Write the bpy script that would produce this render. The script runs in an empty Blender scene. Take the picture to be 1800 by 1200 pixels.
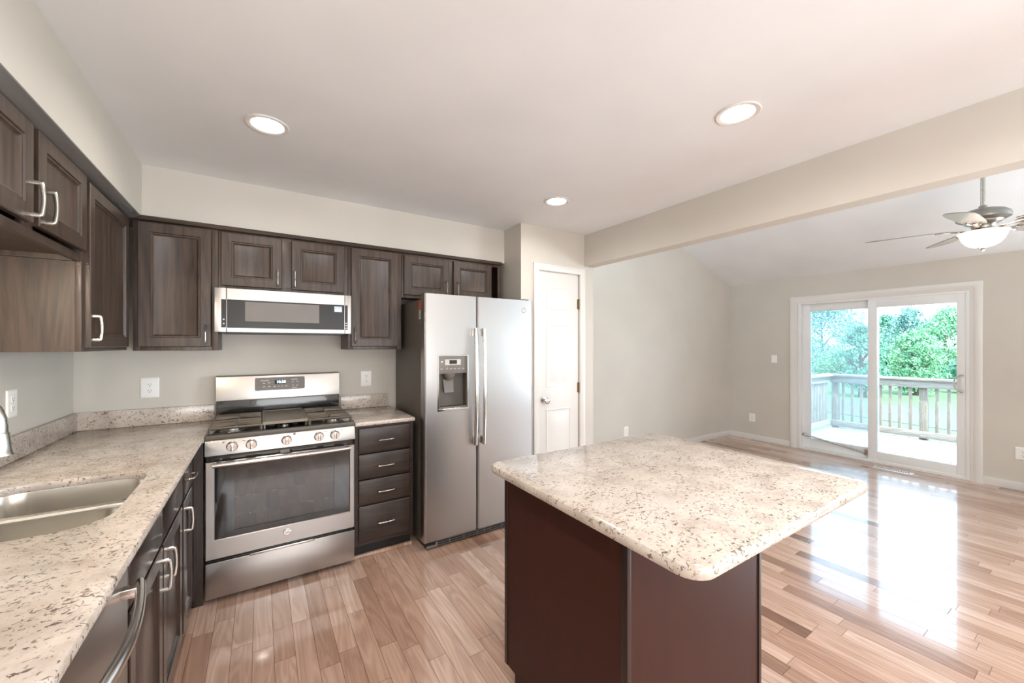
import bpy, bmesh, math, random
from mathutils import Vector, Matrix
random.seed(7)
PI = math.pi
SC = bpy.context.scene
COL = SC.collection

# ------------------------------------------------------------------ camera
cd = bpy.data.cameras.new('camera'); cam = bpy.data.objects.new('camera', cd); COL.objects.link(cam)
cam.location = (0, 0, 1.413); cam.rotation_euler = (PI/2, 0, -0.569)
cd.sensor_width = 36; cd.lens = 691.07*36/1800; cd.shift_y = 6.07/1800; cd.clip_start = .02; cd.clip_end = 300
SC.camera = cam
# ------------------------------------------------------------------ world, sun, daylight, added fill lamps, exposure
w = bpy.data.worlds.new('sky'); SC.world = w; w.use_nodes = True
bg = w.node_tree.nodes['Background']; bg.inputs[0].default_value = (.64, .82, 1, 1); bg.inputs[1].default_value = 5.2
sd = bpy.data.lights.new('sun', 'SUN'); sd.energy = 8; sd.angle = .02; sd.color = (1, .95, .87)
sun = bpy.data.objects.new('sun', sd); COL.objects.link(sun)
sun.rotation_euler = Vector((-.25, -.75, 1)).to_track_quat('Z', 'Y').to_euler()
def area(name, loc, direction, sx, sy, power, color):
    l = bpy.data.lights.new(name, 'AREA'); l.shape = 'RECTANGLE'; l.size = sx; l.size_y = sy; l.energy = power; l.color = color
    o = bpy.data.objects.new(name, l); COL.objects.link(o); o.location = loc
    o.rotation_euler = Vector(direction).to_track_quat('-Z', 'Z').to_euler(); return o
area('added_rear_fill', (.8, -2.33, 1.4), (0, 1, .6), 2.9, 1.8, 94, (.93, .965, 1))  # fill lamp added behind the camera to brighten the range wall
area('added_side_fill', (6.17, -1.6, 1.4), (-1, 0, .6), 2.0, 1.5, 165, (.82, .93, 1))  # fill lamp added out of view, lights the kitchen from the living room side
pl = area('daylight_portal', (6.40, 1.64, 1.05), (-1, 0, 0), 1.5, 1.9, 1, (1, 1, 1)); pl.data.cycles.is_portal = True
SC.view_settings.view_transform = 'Standard'; SC.view_settings.look = 'None'
SC.view_settings.exposure = 0.52; SC.view_settings.gamma = 1; SC.view_settings.use_curve_mapping = False
SC.cycles.use_denoising = True; SC.cycles.max_bounces = 10; SC.cycles.diffuse_bounces = 6
SC.cycles.sample_clamp_indirect = 6; SC.cycles.caustics_reflective = False; SC.cycles.caustics_refractive = False
SC.cycles.transparent_max_bounces = 16

# ------------------------------------------------------------------ materials
def lin(c):
    return tuple((v/255/12.92 if v/255 <= .04045 else ((v/255+.055)/1.055)**2.4) for v in c) + (1,)
class NT:
    def __init__(s, name):
        s.m = bpy.data.materials.new(name); s.m.use_nodes = True; s.t = s.m.node_tree; s.n = s.t.nodes
        s.b = s.n['Principled BSDF']; s.out = s.n['Material Output']
    def add(s, typ, **kw):
        n = s.n.new(typ)
        for k, v in kw.items(): setattr(n, k, v)
        return n
    def l(s, a, b): s.t.links.new(a, b)
    def put(s, v, sock):
        if isinstance(v, bpy.types.NodeSocket): s.l(v, sock)
        else: sock.default_value = v
    def math(s, op, a, b=None, c=None):
        n = s.add('ShaderNodeMath', operation=op)
        for i, v in enumerate((a, b, c)):
            if v is not None: s.put(v, n.inputs[i])
        return n.outputs[0]
    def coord(s, scale=(1, 1, 1), kind='Object'):
        c = s.add('ShaderNodeTexCoord'); m = s.add('ShaderNodeMapping'); m.inputs['Scale'].default_value = scale
        s.l(c.outputs[kind], m.inputs[0]); return m.outputs[0]
    def noise(s, vec, scale, detail=3, rough=.5, dist=0):
        n = s.add('ShaderNodeTexNoise'); s.put(vec, n.inputs['Vector']); n.inputs['Scale'].default_value = scale
        n.inputs['Detail'].default_value = detail; n.inputs['Roughness'].default_value = rough; n.inputs['Distortion'].default_value = dist
        return n.outputs['Fac']
    def ramp(s, fac, stops, interp='LINEAR'):
        r = s.add('ShaderNodeValToRGB'); s.put(fac, r.inputs[0]); e = r.color_ramp.elements; r.color_ramp.interpolation = interp
        while len(e) < len(stops): e.new(.5)
        for i, (p, c) in enumerate(stops):
            e[i].position = p; e[i].color = c if len(c) == 4 else tuple(c)+(1,)
        return r.outputs[0]
    def mix(s, fac, a, b, mode='MIX'):
        n = s.add('ShaderNodeMix', data_type='RGBA', blend_type=mode)
        s.put(fac, n.inputs['Factor']); s.put(a, n.inputs['A']) if not isinstance(a, bpy.types.NodeSocket) else s.l(a, n.inputs[6])
        s.put(b, n.inputs[7]) if isinstance(b, bpy.types.NodeSocket) else setattr(n.inputs[7], 'default_value', b)
        if not isinstance(a, bpy.types.NodeSocket): n.inputs[6].default_value = a
        return n.outputs[2]
    def bump(s, h, strength=.1, dist=.002):
        n = s.add('ShaderNodeBump'); n.inputs['Strength'].default_value = strength; n.inputs['Distance'].default_value = dist
        s.put(h, n.inputs['Height']); s.l(n.outputs[0], s.b.inputs['Normal'])
    def set(s, **kw):
        for k, v in kw.items(): s.put(v, s.b.inputs[k.replace('_', ' ')])
        return s.m

def paint(name, rgb, rough=.55, bump=.05, var=.03):
    t = NT(name); v = t.coord(); n = t.noise(v, 2.2, 2)
    c = t.mix(n, lin([x*(1-var) for x in rgb]), lin([min(255, x*(1+var)) for x in rgb]))
    t.bump(t.noise(v, 180, 2), bump, .001)
    return t.set(Base_Color=c, Roughness=rough)
def wood(name, dark, light, vertical=True, rough=.32, coat=.25, grain=1.0, spec=.5):
    t = NT(name); s = (46, 46, 2.6) if vertical else (2.6, 2.6, 46)
    v = t.coord(s); base = t.noise(v, 1.2, 5, .62, .4)
    wv = t.coord((9, 9, .55) if vertical else (.55, .55, 9)); n2 = t.noise(wv, 1.0, 2, .5, 1.2)
    rings = t.math('FRACT', t.math('MULTIPLY', n2, 7.0)); rings = t.math('ABSOLUTE', t.math('SUBTRACT', rings, .5))
    f = t.math('ADD', t.math('MULTIPLY', base, .75), t.math('MULTIPLY', rings, .35*grain))
    c = t.ramp(f, [(.3, lin(dark)), (.72, lin(light))])
    t.bump(f, .12*grain, .001)
    return t.set(Base_Color=c, Roughness=t.math('ADD', t.math('MULTIPLY', base, .12), rough-.06), Coat_Weight=coat, Coat_Roughness=.18, Specular_IOR_Level=spec)
def steel(name, rgb, rough=.25, direction='x', aniso=.0):
    t = NT(name); sc = {'x': (3, 3, 900), 'z': (900, 900, 3), 'n': (30, 30, 30)}[direction]
    n = t.noise(t.coord(sc), 1, 2)
    big = t.noise(t.coord(), 3, 2)
    t.bump(n, .004, .0006)
    r = t.math('ADD', t.math('MULTIPLY', n, .05), t.math('ADD', rough-.05, t.math('MULTIPLY', big, .05)))
    return t.set(Base_Color=lin(rgb), Metallic=1.0, Roughness=r)
def plain(name, rgb, rough=.5, metal=0, coat=0, var=.06, spec=.5):
    t = NT(name); n = t.noise(t.coord(), 9, 3)
    c = t.mix(n, lin([x*(1-var) for x in rgb]), lin([min(255, x*(1+var)) for x in rgb]))
    return t.set(Base_Color=c, Roughness=t.math('ADD', rough-.04, t.math('MULTIPLY', n, .08)), Metallic=metal, Coat_Weight=coat, Specular_IOR_Level=spec)
def glow(name, rgb, strength):
    t = NT(name); return t.set(Base_Color=lin(rgb), Emission_Color=lin(rgb), Emission_Strength=strength)
def pane(name, tint, refl=1.0, opacity=0.0, body=(.02, .02, .02)):
    t = NT(name); tr = t.add('ShaderNodeBsdfTransparent'); tr.inputs[0].default_value = tuple(tint)+(1,)
    gl = t.add('ShaderNodeBsdfGlossy'); gl.inputs['Roughness'].default_value = .02
    fr = t.add('ShaderNodeFresnel'); fr.inputs[0].default_value = 1.45
    a = tr.outputs[0]
    if opacity:
        d = t.add('ShaderNodeBsdfTranslucent' if name == 'insect_screen' else 'ShaderNodeBsdfDiffuse'); d.inputs[0].default_value = tuple(body)+(1,)
        m = t.add('ShaderNodeMixShader'); m.inputs[0].default_value = opacity; t.l(a, m.inputs[1]); t.l(d.outputs[0], m.inputs[2]); a = m.outputs[0]
    m2 = t.add('ShaderNodeMixShader'); t.l(t.math('MULTIPLY', fr.outputs[0], refl), m2.inputs[0]); t.l(a, m2.inputs[1]); t.l(gl.outputs[0], m2.inputs[2])
    t.l(m2.outputs[0], t.out.inputs[0]); return t.m
def granite(name):
    t = NT(name); v = t.coord((1, 1, 1))
    base = t.ramp(t.noise(v, 9, 5, .6), [(.3, lin((172, 160, 150))), (.5, lin((194, 183, 173))), (.7, lin((205, 195, 186)))])
    cloud = t.ramp(t.noise(v, 60, 3, .6), [(.52, (0, 0, 0)), (.68, (1, 1, 1))])
    c = t.mix(t.math('MULTIPLY', cloud, .38), base, lin((164, 146, 128)))
    n1 = t.noise(t.coord((62, 105, 80)), 1, 2, .5, .9); n2 = t.noise(t.coord((120, 84, 100)), 1, 2, .5, .7); patch = t.noise(v, 11, 3)
    k = t.math('MULTIPLY', t.math('SUBTRACT', patch, .5), .22)
    f1 = t.ramp(t.math('ADD', n1, k), [(.622, (0, 0, 0)), (.65, (1, 1, 1))]); f2 = t.ramp(t.math('ADD', n2, k), [(.64, (0, 0, 0)), (.668, (1, 1, 1))])
    tone = t.ramp(t.noise(v, 70, 2), [(.35, lin((70, 62, 58))), (.5, lin((98, 86, 78))), (.65, lin((140, 122, 102)))])
    c = t.mix(t.math('MULTIPLY', f1, .85), c, tone); c = t.mix(t.math('MULTIPLY', f2, .75), c, tone)
    return t.set(Base_Color=c, Roughness=.13, Specular_IOR_Level=.5)
def plank_floor(name):
    t = NT(name); c = t.add('ShaderNodeTexCoord'); sx = t.add('ShaderNodeSeparateXYZ'); t.l(c.outputs['Object'], sx.inputs[0])
    X, Y = sx.outputs[0], sx.outputs[1]; W = .083
    xr = t.math('DIVIDE', t.math('ADD', X, .031), W); row = t.math('FLOOR', xr); fx = t.math('FRACT', xr)
    def white(*vals):
        cx = t.add('ShaderNodeCombineXYZ')
        for i, v in enumerate(vals): t.put(v, cx.inputs[i])
        wn = t.add('ShaderNodeTexWhiteNoise', noise_dimensions='3D'); t.l(cx.outputs[0], wn.inputs[0]); return wn
    r1 = white(row, 3.1, 0.0).outputs[0]; r2 = white(row, 9.7, 1.0).outputs[0]
    ln = t.math('ADD', .42, t.math('MULTIPLY', r2, .45))
    yr = t.math('ADD', t.math('DIVIDE', Y, ln), t.math('MULTIPLY', r1, 17.0)); pid = t.math('FLOOR', yr); fy = t.math('FRACT', yr)
    wn = white(row, pid, 5.0); rnd = wn.outputs[0]; rc = t.add('ShaderNodeSeparateColor'); t.l(wn.outputs[1], rc.inputs[0])
    ex = t.math('MULTIPLY', t.math('MINIMUM', fx, t.math('SUBTRACT', 1.0, fx)), W)
    ey = t.math('MULTIPLY', t.math('MINIMUM', fy, t.math('SUBTRACT', 1.0, fy)), ln)
    e = t.math('MINIMUM', ex, ey)
    seam = t.math('LESS_THAN', e, .0014); keep = t.math('SUBTRACT', 1.0, t.math('MULTIPLY', seam, .85))
    cv = t.add('ShaderNodeCombineXYZ'); t.l(t.math('MULTIPLY', X, 34.0), cv.inputs[0]); t.l(t.math('MULTIPLY', Y, 2.4), cv.inputs[1]); t.l(t.math('MULTIPLY', rnd, 60.0), cv.inputs[2])
    g1 = t.noise(cv.outputs[0], 1.0, 4, .6, .5)
    cv2 = t.add('ShaderNodeCombineXYZ'); t.l(t.math('MULTIPLY', X, 11.0), cv2.inputs[0]); t.l(t.math('MULTIPLY', Y, 1.1), cv2.inputs[1]); t.l(t.math('MULTIPLY', rnd, 90.0), cv2.inputs[2])
    g2 = t.noise(cv2.outputs[0], 1.0, 2, .5, .8); rg = t.math('ABSOLUTE', t.math('SUBTRACT', t.math('FRACT', t.math('MULTIPLY', g2, 8.0)), .5))
    col = t.ramp(rnd, [(0, lin((114, 80, 63))), (.05, lin((174, 139, 119))), (.45, lin((195, 162, 143))), (.8, lin((204, 173, 155))), (1, lin((213, 185, 168)))])
    gr = t.math('ADD', t.math('MULTIPLY', g1, .55), t.math('MULTIPLY', rg, .55))
    shade = t.ramp(gr, [(.25, (.78, .74, .72)), (.6, (1.05, 1.04, 1.03))])
    col = t.mix(1.0, col, shade, 'MULTIPLY'); col = t.mix(t.math('MULTIPLY', seam, .6), col, lin((72, 46, 36)))
    edge = t.math('MINIMUM', t.math('DIVIDE', e, .004), 1.0)
    tilt = t.math('ADD', t.math('MULTIPLY', t.math('SUBTRACT', rc.outputs[0], .5), t.math('MULTIPLY', fx, .35)), t.math('MULTIPLY', t.math('SUBTRACT', rc.outputs[1], .5), t.math('MULTIPLY', fy, .5)))
    h = t.math('ADD', t.math('ADD', edge, tilt), t.math('MULTIPLY', g1, .06)); t.bump(h, .10, .0012)
    return t.set(Base_Color=col, Roughness=t.math('ADD', .14, t.math('MULTIPLY', g1, .10)), Coat_Weight=t.math('MULTIPLY', keep, .65), Coat_Roughness=.06, Specular_IOR_Level=t.math('MULTIPLY', keep, .5))
def weathered(name, rgb, axis):
    t = NT(name); sc = {'x': (1.5, 30, 30), 'y': (30, 1.5, 30), 'z': (30, 30, 2)}[axis]
    n = t.noise(t.coord(sc), 1.3, 4, .6, 1.0); r = t.math('FRACT', t.math('MULTIPLY', n, 4.0))
    c = t.mix(r, lin([x*.78 for x in rgb]), lin(rgb)); return t.set(Base_Color=c, Roughness=.8)
def leafmat(name, a, b):
    t = NT(name); n = t.noise(t.coord(), 2.3, 3); n2 = t.noise(t.coord(), 14, 2)
    c = t.mix(t.ramp(t.math('ADD', t.math('MULTIPLY', n, .6), t.math('MULTIPLY', n2, .4)), [(.35, (0, 0, 0)), (.65, (1, 1, 1))]), lin(a), lin(b))
    return t.set(Base_Color=c, Roughness=.6, Subsurface_Weight=0)

M = dict(
    wall=paint('wall_paint', (206, 201, 192)), soffit=paint('soffit_paint', (222, 219, 212)),
    ceil=paint('ceiling_paint', (234, 237, 240), .7), white=paint('white_trim_paint', (226, 224, 221), .3, .01, .01),
    vinyl=paint('white_vinyl', (233, 235, 236), .35, .01, .01),
    esp=wood('espresso_oak_upright', (50, 38, 31), (90, 72, 59), True, .42, .12), esph=wood('espresso_oak_level', (50, 38, 31), (86, 70, 58), False, .42, .12), trim_sheen=wood('espresso_painted_sheen', (112, 110, 108), (128, 126, 124), False, .2, .8, .3),  # last one: trim wood with a reflection put into its grey
    espside=wood('espresso_oak_side', (72, 56, 44), (92, 74, 60), False, .34, .3, .25),
    espdark=wood('espresso_base_level', (38, 28, 24), (60, 46, 39), False, .44, .1, 1.4), espdarkv=wood('espresso_base_upright', (34, 26, 23), (64, 50, 44), True, .3, .4),
    toe=plain('toe_kick_black', (20, 18, 18), .55),
    isl=wood('island_brown', (52, 26, 20), (64, 33, 26), True, .48, .0, .3, .25), isledge=wood('island_edge', (34, 19, 17), (46, 26, 23), True, .4, .1, .3),
    granite=granite('cream_granite'), floor=plank_floor('oak_planks'),
    ss=steel('brushed_steel', (180, 176, 172), .31), ssv=steel('brushed_steel_upright', (182, 180, 180), .30, 'x'), sink=steel('sink_steel', (226, 221, 213), .2),
    nickel=steel('satin_nickel', (186, 182, 175), .27, 'n'), chrome=steel('polished_chrome', (225, 224, 222), .12, 'n'),
    hdlss=steel('handle_steel', (222, 218, 213), .2, 'n'),
    bglass=plain('black_glass', (20, 19, 18), .06, 0, .6), enamel=plain('black_enamel', (26, 24, 22), .18, 0, .5), iron=plain('cast_iron', (98, 90, 80), .42, .5), ironc=plain('griddle_iron', (122, 114, 100), .4, .5),
    greyplastic=plain('grey_plastic', (112, 106, 101), .35), dgrey=plain('dark_grey_case', (84, 79, 72), .5, 0, .1), black=plain('black_plastic', (16, 16, 17), .4),
    lplastic=plain('light_marks', (196, 192, 186), .5), wplate=plain('white_plate', (244, 243, 241), .3, 0, 0, .01), slot=plain('slot_dark', (60, 56, 52), .6), brass=plain('aged_brass', (150, 128, 92), .35, .9),
    red=plain('red_label', (196, 64, 54), .5), brown=plain('oven_cavity', (84, 66, 56), .5),
    lens=glow('lamp_lens', (255, 244, 230), 14), bowl=glow('frosted_bowl', (255, 236, 222), .75), digit=glow('display_digits', (215, 240, 255), 3.5), lcd=glow('lcd_back', (150, 165, 185), .6),
    glass=pane('clear_glass', (.96, .985, .98)), screen=pane('insect_screen', (.90, .96, 1), .0, .17, (.30, .34, .36)), ovenglass=pane('oven_glass', (.62, .55, .5), 1.6, .12, (.05, .04, .03)), mwglass=pane('microwave_glass', (.35, .33, .3), 1.6, .35, (.2, .18, .15)),
    deck=weathered('deck_boards', (168, 162, 154), 'x'), railw=weathered('rail_wood', (158, 150, 140), 'z'), raily=weathered('rail_cap_wood', (172, 166, 160), 'y'),
    grass=plain('lawn_green', (78, 106, 70), .9, 0, 0, .25), road=plain('asphalt', (84, 87, 96), .9, 0, 0, .08), bark=plain('bark', (78, 66, 56), .9, 0, 0, .3),
    leafa=leafmat('leaf_bright', (72, 136, 98), (160, 206, 164)), leafb=leafmat('leaf_deep', (58, 116, 94), (130, 184, 156)), leafc=leafmat('leaf_blue', (88, 136, 132), (152, 190, 182)),
    blade=plain('fan_blade_grey', (146, 142, 138), .3, 0, .3), pewter=steel('fan_pewter', (150, 148, 144), .36, 'n'), siding=plain('roof_board', (150, 148, 144), .8),
)

# ------------------------------------------------------------------ mesh helpers
class MB:
    def __init__(s): s.bm = bmesh.new()
    def _bev(s, vs, r, seg):
        if r:
            es = list({e for v in vs for e in v.link_edges})
            bmesh.ops.bevel(s.bm, geom=es, offset=r, segments=seg, affect='EDGES', profile=.6)
    def box(s, a, b, r=0, seg=2):
        a = Vector(a); b = Vector(b)
        lo = Vector([min(a[i], b[i]) for i in range(3)]); hi = Vector([max(a[i], b[i]) for i in range(3)])
        g = bmesh.ops.create_cube(s.bm, size=1.0)['verts']
        for v in g: v.co = Vector([lo[i] if v.co[i] < 0 else hi[i] for i in range(3)])
        s._bev(g, min(r, .45*min(hi-lo)), seg); return s
    def hexa(s, P):
        v = [s.bm.verts.new(p) for p in P]
        for f in ((0, 3, 2, 1), (4, 5, 6, 7), (0, 1, 5, 4), (1, 2, 6, 5), (2, 3, 7, 6), (3, 0, 4, 7)): s.bm.faces.new([v[i] for i in f])
        return s
    def loft(s, rings, cap=True, closed=True):
        R = [[s.bm.verts.new(p) for p in r] for r in rings]; n = len(R[0])
        for a, b in zip(R, R[1:]):
            for i in range(n if closed else n-1):
                j = (i+1) % n
                try: s.bm.faces.new((a[i], a[j], b[j], b[i]))
                except ValueError: pass
        if cap: s.bm.faces.new(R[0][::-1]); s.bm.faces.new(R[-1])
        return s
    def tube(s, pts, r, n=10, ell=None, up=(0, 0, 1)):
        pts = [Vector(p) for p in pts]; rings = []
        for i, p in enumerate(pts):
            d = (pts[min(i+1, len(pts)-1)]-pts[max(i-1, 0)]).normalized(); u = Vector(up)
            if abs(d.dot(u)) > .95: u = Vector((1, 0, 0)) if abs(d.x) < .9 else Vector((0, 1, 0))
            a = d.cross(u).normalized(); b = d.cross(a).normalized(); rr = r[i] if isinstance(r, (list, tuple)) else r
            ra, rb = (rr*ell[0], rr*ell[1]) if ell else (rr, rr)
            rings.append([p+a*math.cos(2*PI*k/n)*ra+b*math.sin(2*PI*k/n)*rb for k in range(n)])
        return s.loft(rings)
    def lathe(s, prof, c, n=28, axis='z'):
        c = Vector(c); rings = []; shut = prof[0] == prof[-1]
        for r, h in prof:
            ring = []
            for k in range(n):
                a = 2*PI*k/n; x, y = r*math.cos(a), r*math.sin(a)
                ring.append(c+Vector({'z': (x, y, h), 'y': (x, h, -y), 'x': (h, x, y)}[axis]))
            rings.append(ring)
        return s.loft(rings, cap=not shut)
    def prism(s, poly, axis, a, b, r=0):
        def P(u, v, h): return {'x': (h, u, v), 'y': (u, h, v), 'z': (u, v, h)}[axis]
        r0 = [s.bm.verts.new(P(u, v, a)) for u, v in poly]; r1 = [s.bm.verts.new(P(u, v, b)) for u, v in poly]; n = len(poly)
        for i in range(n): s.bm.faces.new((r0[i], r0[(i+1) % n], r1[(i+1) % n], r1[i]))
        s.bm.faces.new(r0[::-1]); s.bm.faces.new(r1)
        if r: s._bev(r0+r1, r, 2)
        return s
    def text(s, txt, W, size, depth=.0006):
        c = bpy.data.curves.new('t', 'FONT'); c.body = txt; c.size = size; c.align_x = 'CENTER'; c.align_y = 'CENTER'; c.extrude = depth; c.resolution_u = 3
        o = bpy.data.objects.new('t', c); me = o.to_mesh(); m2 = me.copy(); o.to_mesh_clear(); bpy.data.objects.remove(o); bpy.data.curves.remove(c)
        k = len(s.bm.verts); s.bm.from_mesh(m2); bpy.data.meshes.remove(m2); s.bm.verts.ensure_lookup_table()
        for v in s.bm.verts[k:]: v.co = Vector(W(v.co.x, v.co.y, v.co.z+depth))
        return s
def tag(o, label=None, cat=None, group=None, kind=None):
    if label: o['label'] = label
    if cat: o['category'] = cat
    if group: o['group'] = group
    if kind: o['kind'] = kind
    return o
ORG = {}
def obj(name, mb, mat, parent=None, label=None, angle=35, org=None, recalc=True):
    bm = mb.bm
    if recalc: bmesh.ops.recalc_face_normals(bm, faces=bm.faces[:])
    org = Vector(ORG[parent.name]) if parent is not None else Vector(org or (0, 0, 0))
    for v in bm.verts: v.co -= org
    me = bpy.data.meshes.new(name); bm.to_mesh(me); bm.free()
    for p in me.polygons: p.use_smooth = True
    me.set_sharp_from_angle(angle=math.radians(angle))
    me.materials.append(M[mat]); o = bpy.data.objects.new(name, me); COL.objects.link(o)
    if parent is not None: o.parent = parent; ORG[o.name] = org
    else: o.location = org; ORG[o.name] = org
    if label: o['label'] = label
    return o
def thing(name, label, cat, loc, group=None):
    o = bpy.data.objects.new(name, None); COL.objects.link(o); o.location = loc; o.empty_display_size = .1
    ORG[o.name] = Vector(loc); return tag(o, label, cat, group)
def struct(name, mb, mat, parent=None, angle=35):
    o = obj(name, mb, mat, parent, None, angle); o['kind'] = 'structure'; return o
def dup(root, loc, label=None):
    r = root.copy(); COL.objects.link(r); r.location = loc
    if label: r['label'] = label
    for ch in list(root.children):
        c = ch.copy(); COL.objects.link(c); c.parent = r
        for g in list(ch.children):
            d = g.copy(); COL.objects.link(d); d.parent = c
    return r
def bx(a, b, r=0): return MB().box(a, b, r)

# mapping of a face plane: W(u, v, n): u along the wall, v up, n out of the face into the room
def face_y(y): return lambda u, v, n: Vector((u, y-n, v))      # faces -y (range wall)
def face_x(x): return lambda u, v, n: Vector((x+n, u, v))      # faces +x (sink wall)
def face_mx(x): return lambda u, v, n: Vector((x-n, u, v))     # faces -x (sliding door wall)
def panel_door(W, u0, u1, v0, v1, t=.019, st=.052, rec=.009):
    mb = MB(); prof = [(0, 0), (0, t-.003), (.003, t), (st, t), (st+.003, t-.005), (st+.009, t-.005), (st+.011, t-.008), (st+.021, t-.013)]
    rings = [[W(u0+i, v0+i, n), W(u1-i, v0+i, n), W(u1-i, v1-i, n), W(u0+i, v1-i, n)] for i, n in prof]
    return mb.loft(rings)
def slab_front(W, u0, u1, v0, v1, t=.019, e=.008):
    rings = [[W(u0+i, v0+i, n), W(u1-i, v0+i, n), W(u1-i, v1-i, n), W(u0+i, v1-i, n)] for i, n in [(0, 0), (0, t-.007), (.002, t-.003), (e, t)]]
    return MB().loft(rings)
def pull(W, u, v, length=.098, vertical=True, n0=.019, out=.025):
    mb = MB(); h = length/2; pr = [(-h, 0), (-h, out*.8), (-h+.0015, out*.93), (-h+.006, out), (-h+.02, out+.0018), (-h*.3, out+.0032), (0, out+.0036), (h*.3, out+.0032), (h-.02, out+.0018), (h-.006, out), (h-.0015, out*.93), (h, out*.8), (h, 0)]; rr = [.0085, .0078, .0074, .007, .0063, .0058, .0056, .0058, .0063, .007, .0074, .0078, .0085]
    pts = [W(u, v+a, n0+b) if vertical else W(u+a, v, n0+b) for a, b in pr]
    side = W(1, 0, 0)-W(0, 0, 0) if vertical else Vector((0, 0, 1))
    mb.tube(pts, rr, 8, (.95, .68), up=side); return mb
def wbox(mb, W, u0, u1, v0, v1, n0, n1, r=0):
    return mb.box(W(u0, v0, n0), W(u1, v1, n1), r)

# ------------------------------------------------------------------ structure
XW, YB, YL, XR, ZC = -.914, 3.292, 3.37, 6.212, 2.435
SX, SY, ZS = -.566, 3.0, 2.141                # soffit faces and underside
XB, YP, ZB = 2.55, 2.733, 2.146               # beam face, pantry front, beam underside
YK, YF = -2.4, -3.4
def vz(x): return 2.334+(XR-x)*.353
struct('floor', bx((XW-.12, YF-.1, -.08), (XR+.15, YL+.15, 0)), 'floor')
struct('ceiling', bx((XW-.12, YK-.1, ZC), (XB+.115, YL+.1, ZC+.1)), 'ceil')
struct('ceiling_vault', MB().hexa([(XB, YF-.1, vz(XB)), (XR+.45, YF-.1, vz(XR+.45)), (XR+.45, YL+.1, vz(XR+.45)), (XB, YL+.1, vz(XB)),
                                   (XB, YF-.1, vz(XB)+.15), (XR+.45, YF-.1, vz(XR+.45)+.15), (XR+.45, YL+.1, vz(XR+.45)+.15), (XB, YL+.1, vz(XB)+.15)]), 'ceil')
struct('wall_left', bx((XW-.12, YK-.1, 0), (XW, YB+.12, ZC)), 'wall')
struct('wall_back', bx((XW, YB, 0), (1.837, YB+.12, ZC)), 'wall')
struct('wall_soffit_left', bx((XW, YK, ZS), (SX, SY, ZC)), 'wall')
struct('wall_soffit_back', bx((XW, SY, ZS), (1.837, YB, ZC)), 'wall')
struct('wall_pantry_side', bx((1.837, YP, 0), (1.947, YL, ZC)), 'wall')
mb = MB(); mb.box((1.947, YP, 0), (2.015, YP+.11, ZC)); mb.box((2.49, YP, 0), (XB+.115, YP+.11, ZC)); mb.box((2.015, YP, 2.06), (2.49, YP+.11, ZC))
mb.box((XB+.005, YP+.11, 0), (XB+.115, YL, ZC))
struct('wall_pantry', mb, 'wall')
struct('wall_header', bx((XB, YF, ZB), (XB+.115, YP, 3.72)), 'wall')
struct('wall_living_back', bx((XB+.115, YL, 0), (XR+.12, YL+.12, 3.75)), 'wall')
# right wall with the sliding door opening
DY0, DY1, DZ = .87, 2.43, 1.995
mb = MB(); mb.box((XR, YF, 0), (XR+.14, -2.7, 2.36)); mb.box((XR, -.5, 0), (XR+.14, DY0, 2.36)); mb.box((XR, -2.7, 0), (XR+.14, -.5, .6)); mb.box((XR, -2.7, 2.2), (XR+.14, -.5, 2.36)); mb.box((XR, DY1, 0), (XR+.14, YL, 2.36)); mb.box((XR, DY0, DZ), (XR+.14, DY1, 2.36)); struct('wall_right', mb, 'wall')
# wall behind the camera with an added, unseen window; front wall of the living room
mb = MB(); mb.box((XW, YK-.1, 0), (-.7, YK, ZC)); mb.box((2.3, YK-.1, 0), (XB, YK, ZC)); mb.box((-.7, YK-.1, 0), (2.3, YK, .45)); mb.box((-.7, YK-.1, 2.35), (2.3, YK, ZC)); struct('wall_front', mb, 'wall')
mb = MB()
for a, b in (((-.7, .45), (2.3, .5)), ((-.7, 2.3), (2.3, 2.35)), ((-.7, .5), (-.65, 2.3)), ((2.25, .5), (2.3, 2.3)), ((.77, .5), (.83, 2.3))): mb.box((a[0], YK-.08, a[1]), (b[0], YK-.04, b[1]))
o = struct('added_window_rear', mb, 'white'); obj('added_roller_shade', bx((-.66, YK-.035, .49), (2.26, YK-.03, 2.31)), 'ceil', o)  # unseen window and shade, added to go with the rear fill lamp
struct('wall_living_front', bx((XB, YF-.1, 0), (XR+.1, YF, 3.75)), 'wall')
struct('wall_divider', bx((XB, YF, 0), (XB+.115, -1.2, ZB)), 'wall')
mb = MB()
for a, b in (((-2.7, .6), (-.5, .65)), ((-2.7, 2.15), (-.5, 2.2)), ((-2.7, .6), (-2.65, 2.2)), ((-.55, .6), (-.5, 2.2)), ((-1.63, .6), (-1.57, 2.2))): mb.box((XR+.04, a[0], a[1]), (XR+.09, b[0], b[1]))
o = struct('added_window_side', mb, 'white'); obj('pane', bx((XR+.063, -2.66, .64), (XR+.067, -.54, 2.16)), 'glass', o)  # unseen window, added for more light from the right
# board closing the soffit over the wall cabinets
CFX, CFY = -.62, 2.985                        # face-frame planes of the wall cabinets
mb = MB(); mb.prism([(-.90, .55), (CFX, .55), (CFX, CFY), (1.79, CFY), (1.79, SY+.25), (-.90, SY+.25)], 'z', ZS-.014, ZS-.0005)
mb.prism([(SX+.001, ZS-.0005), (SX+.001, ZS-.006), (CFX+.022, 2.114), (CFX, 2.11), (CFX, ZS-.0005)], 'y', .55, CFY-.024)
struct('trim_1', mb, 'trim_sheen')  # dark glossy wood; the light grey is its reflection painted in
mb = MB(); mb.prism([(CFY-.024, 2.116), (CFY, 2.112), (CFY, ZS-.0005), (CFY-.018, ZS-.0005)], 'x', CFX-.0, 1.79); struct('trim_4', mb, 'esph')
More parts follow.
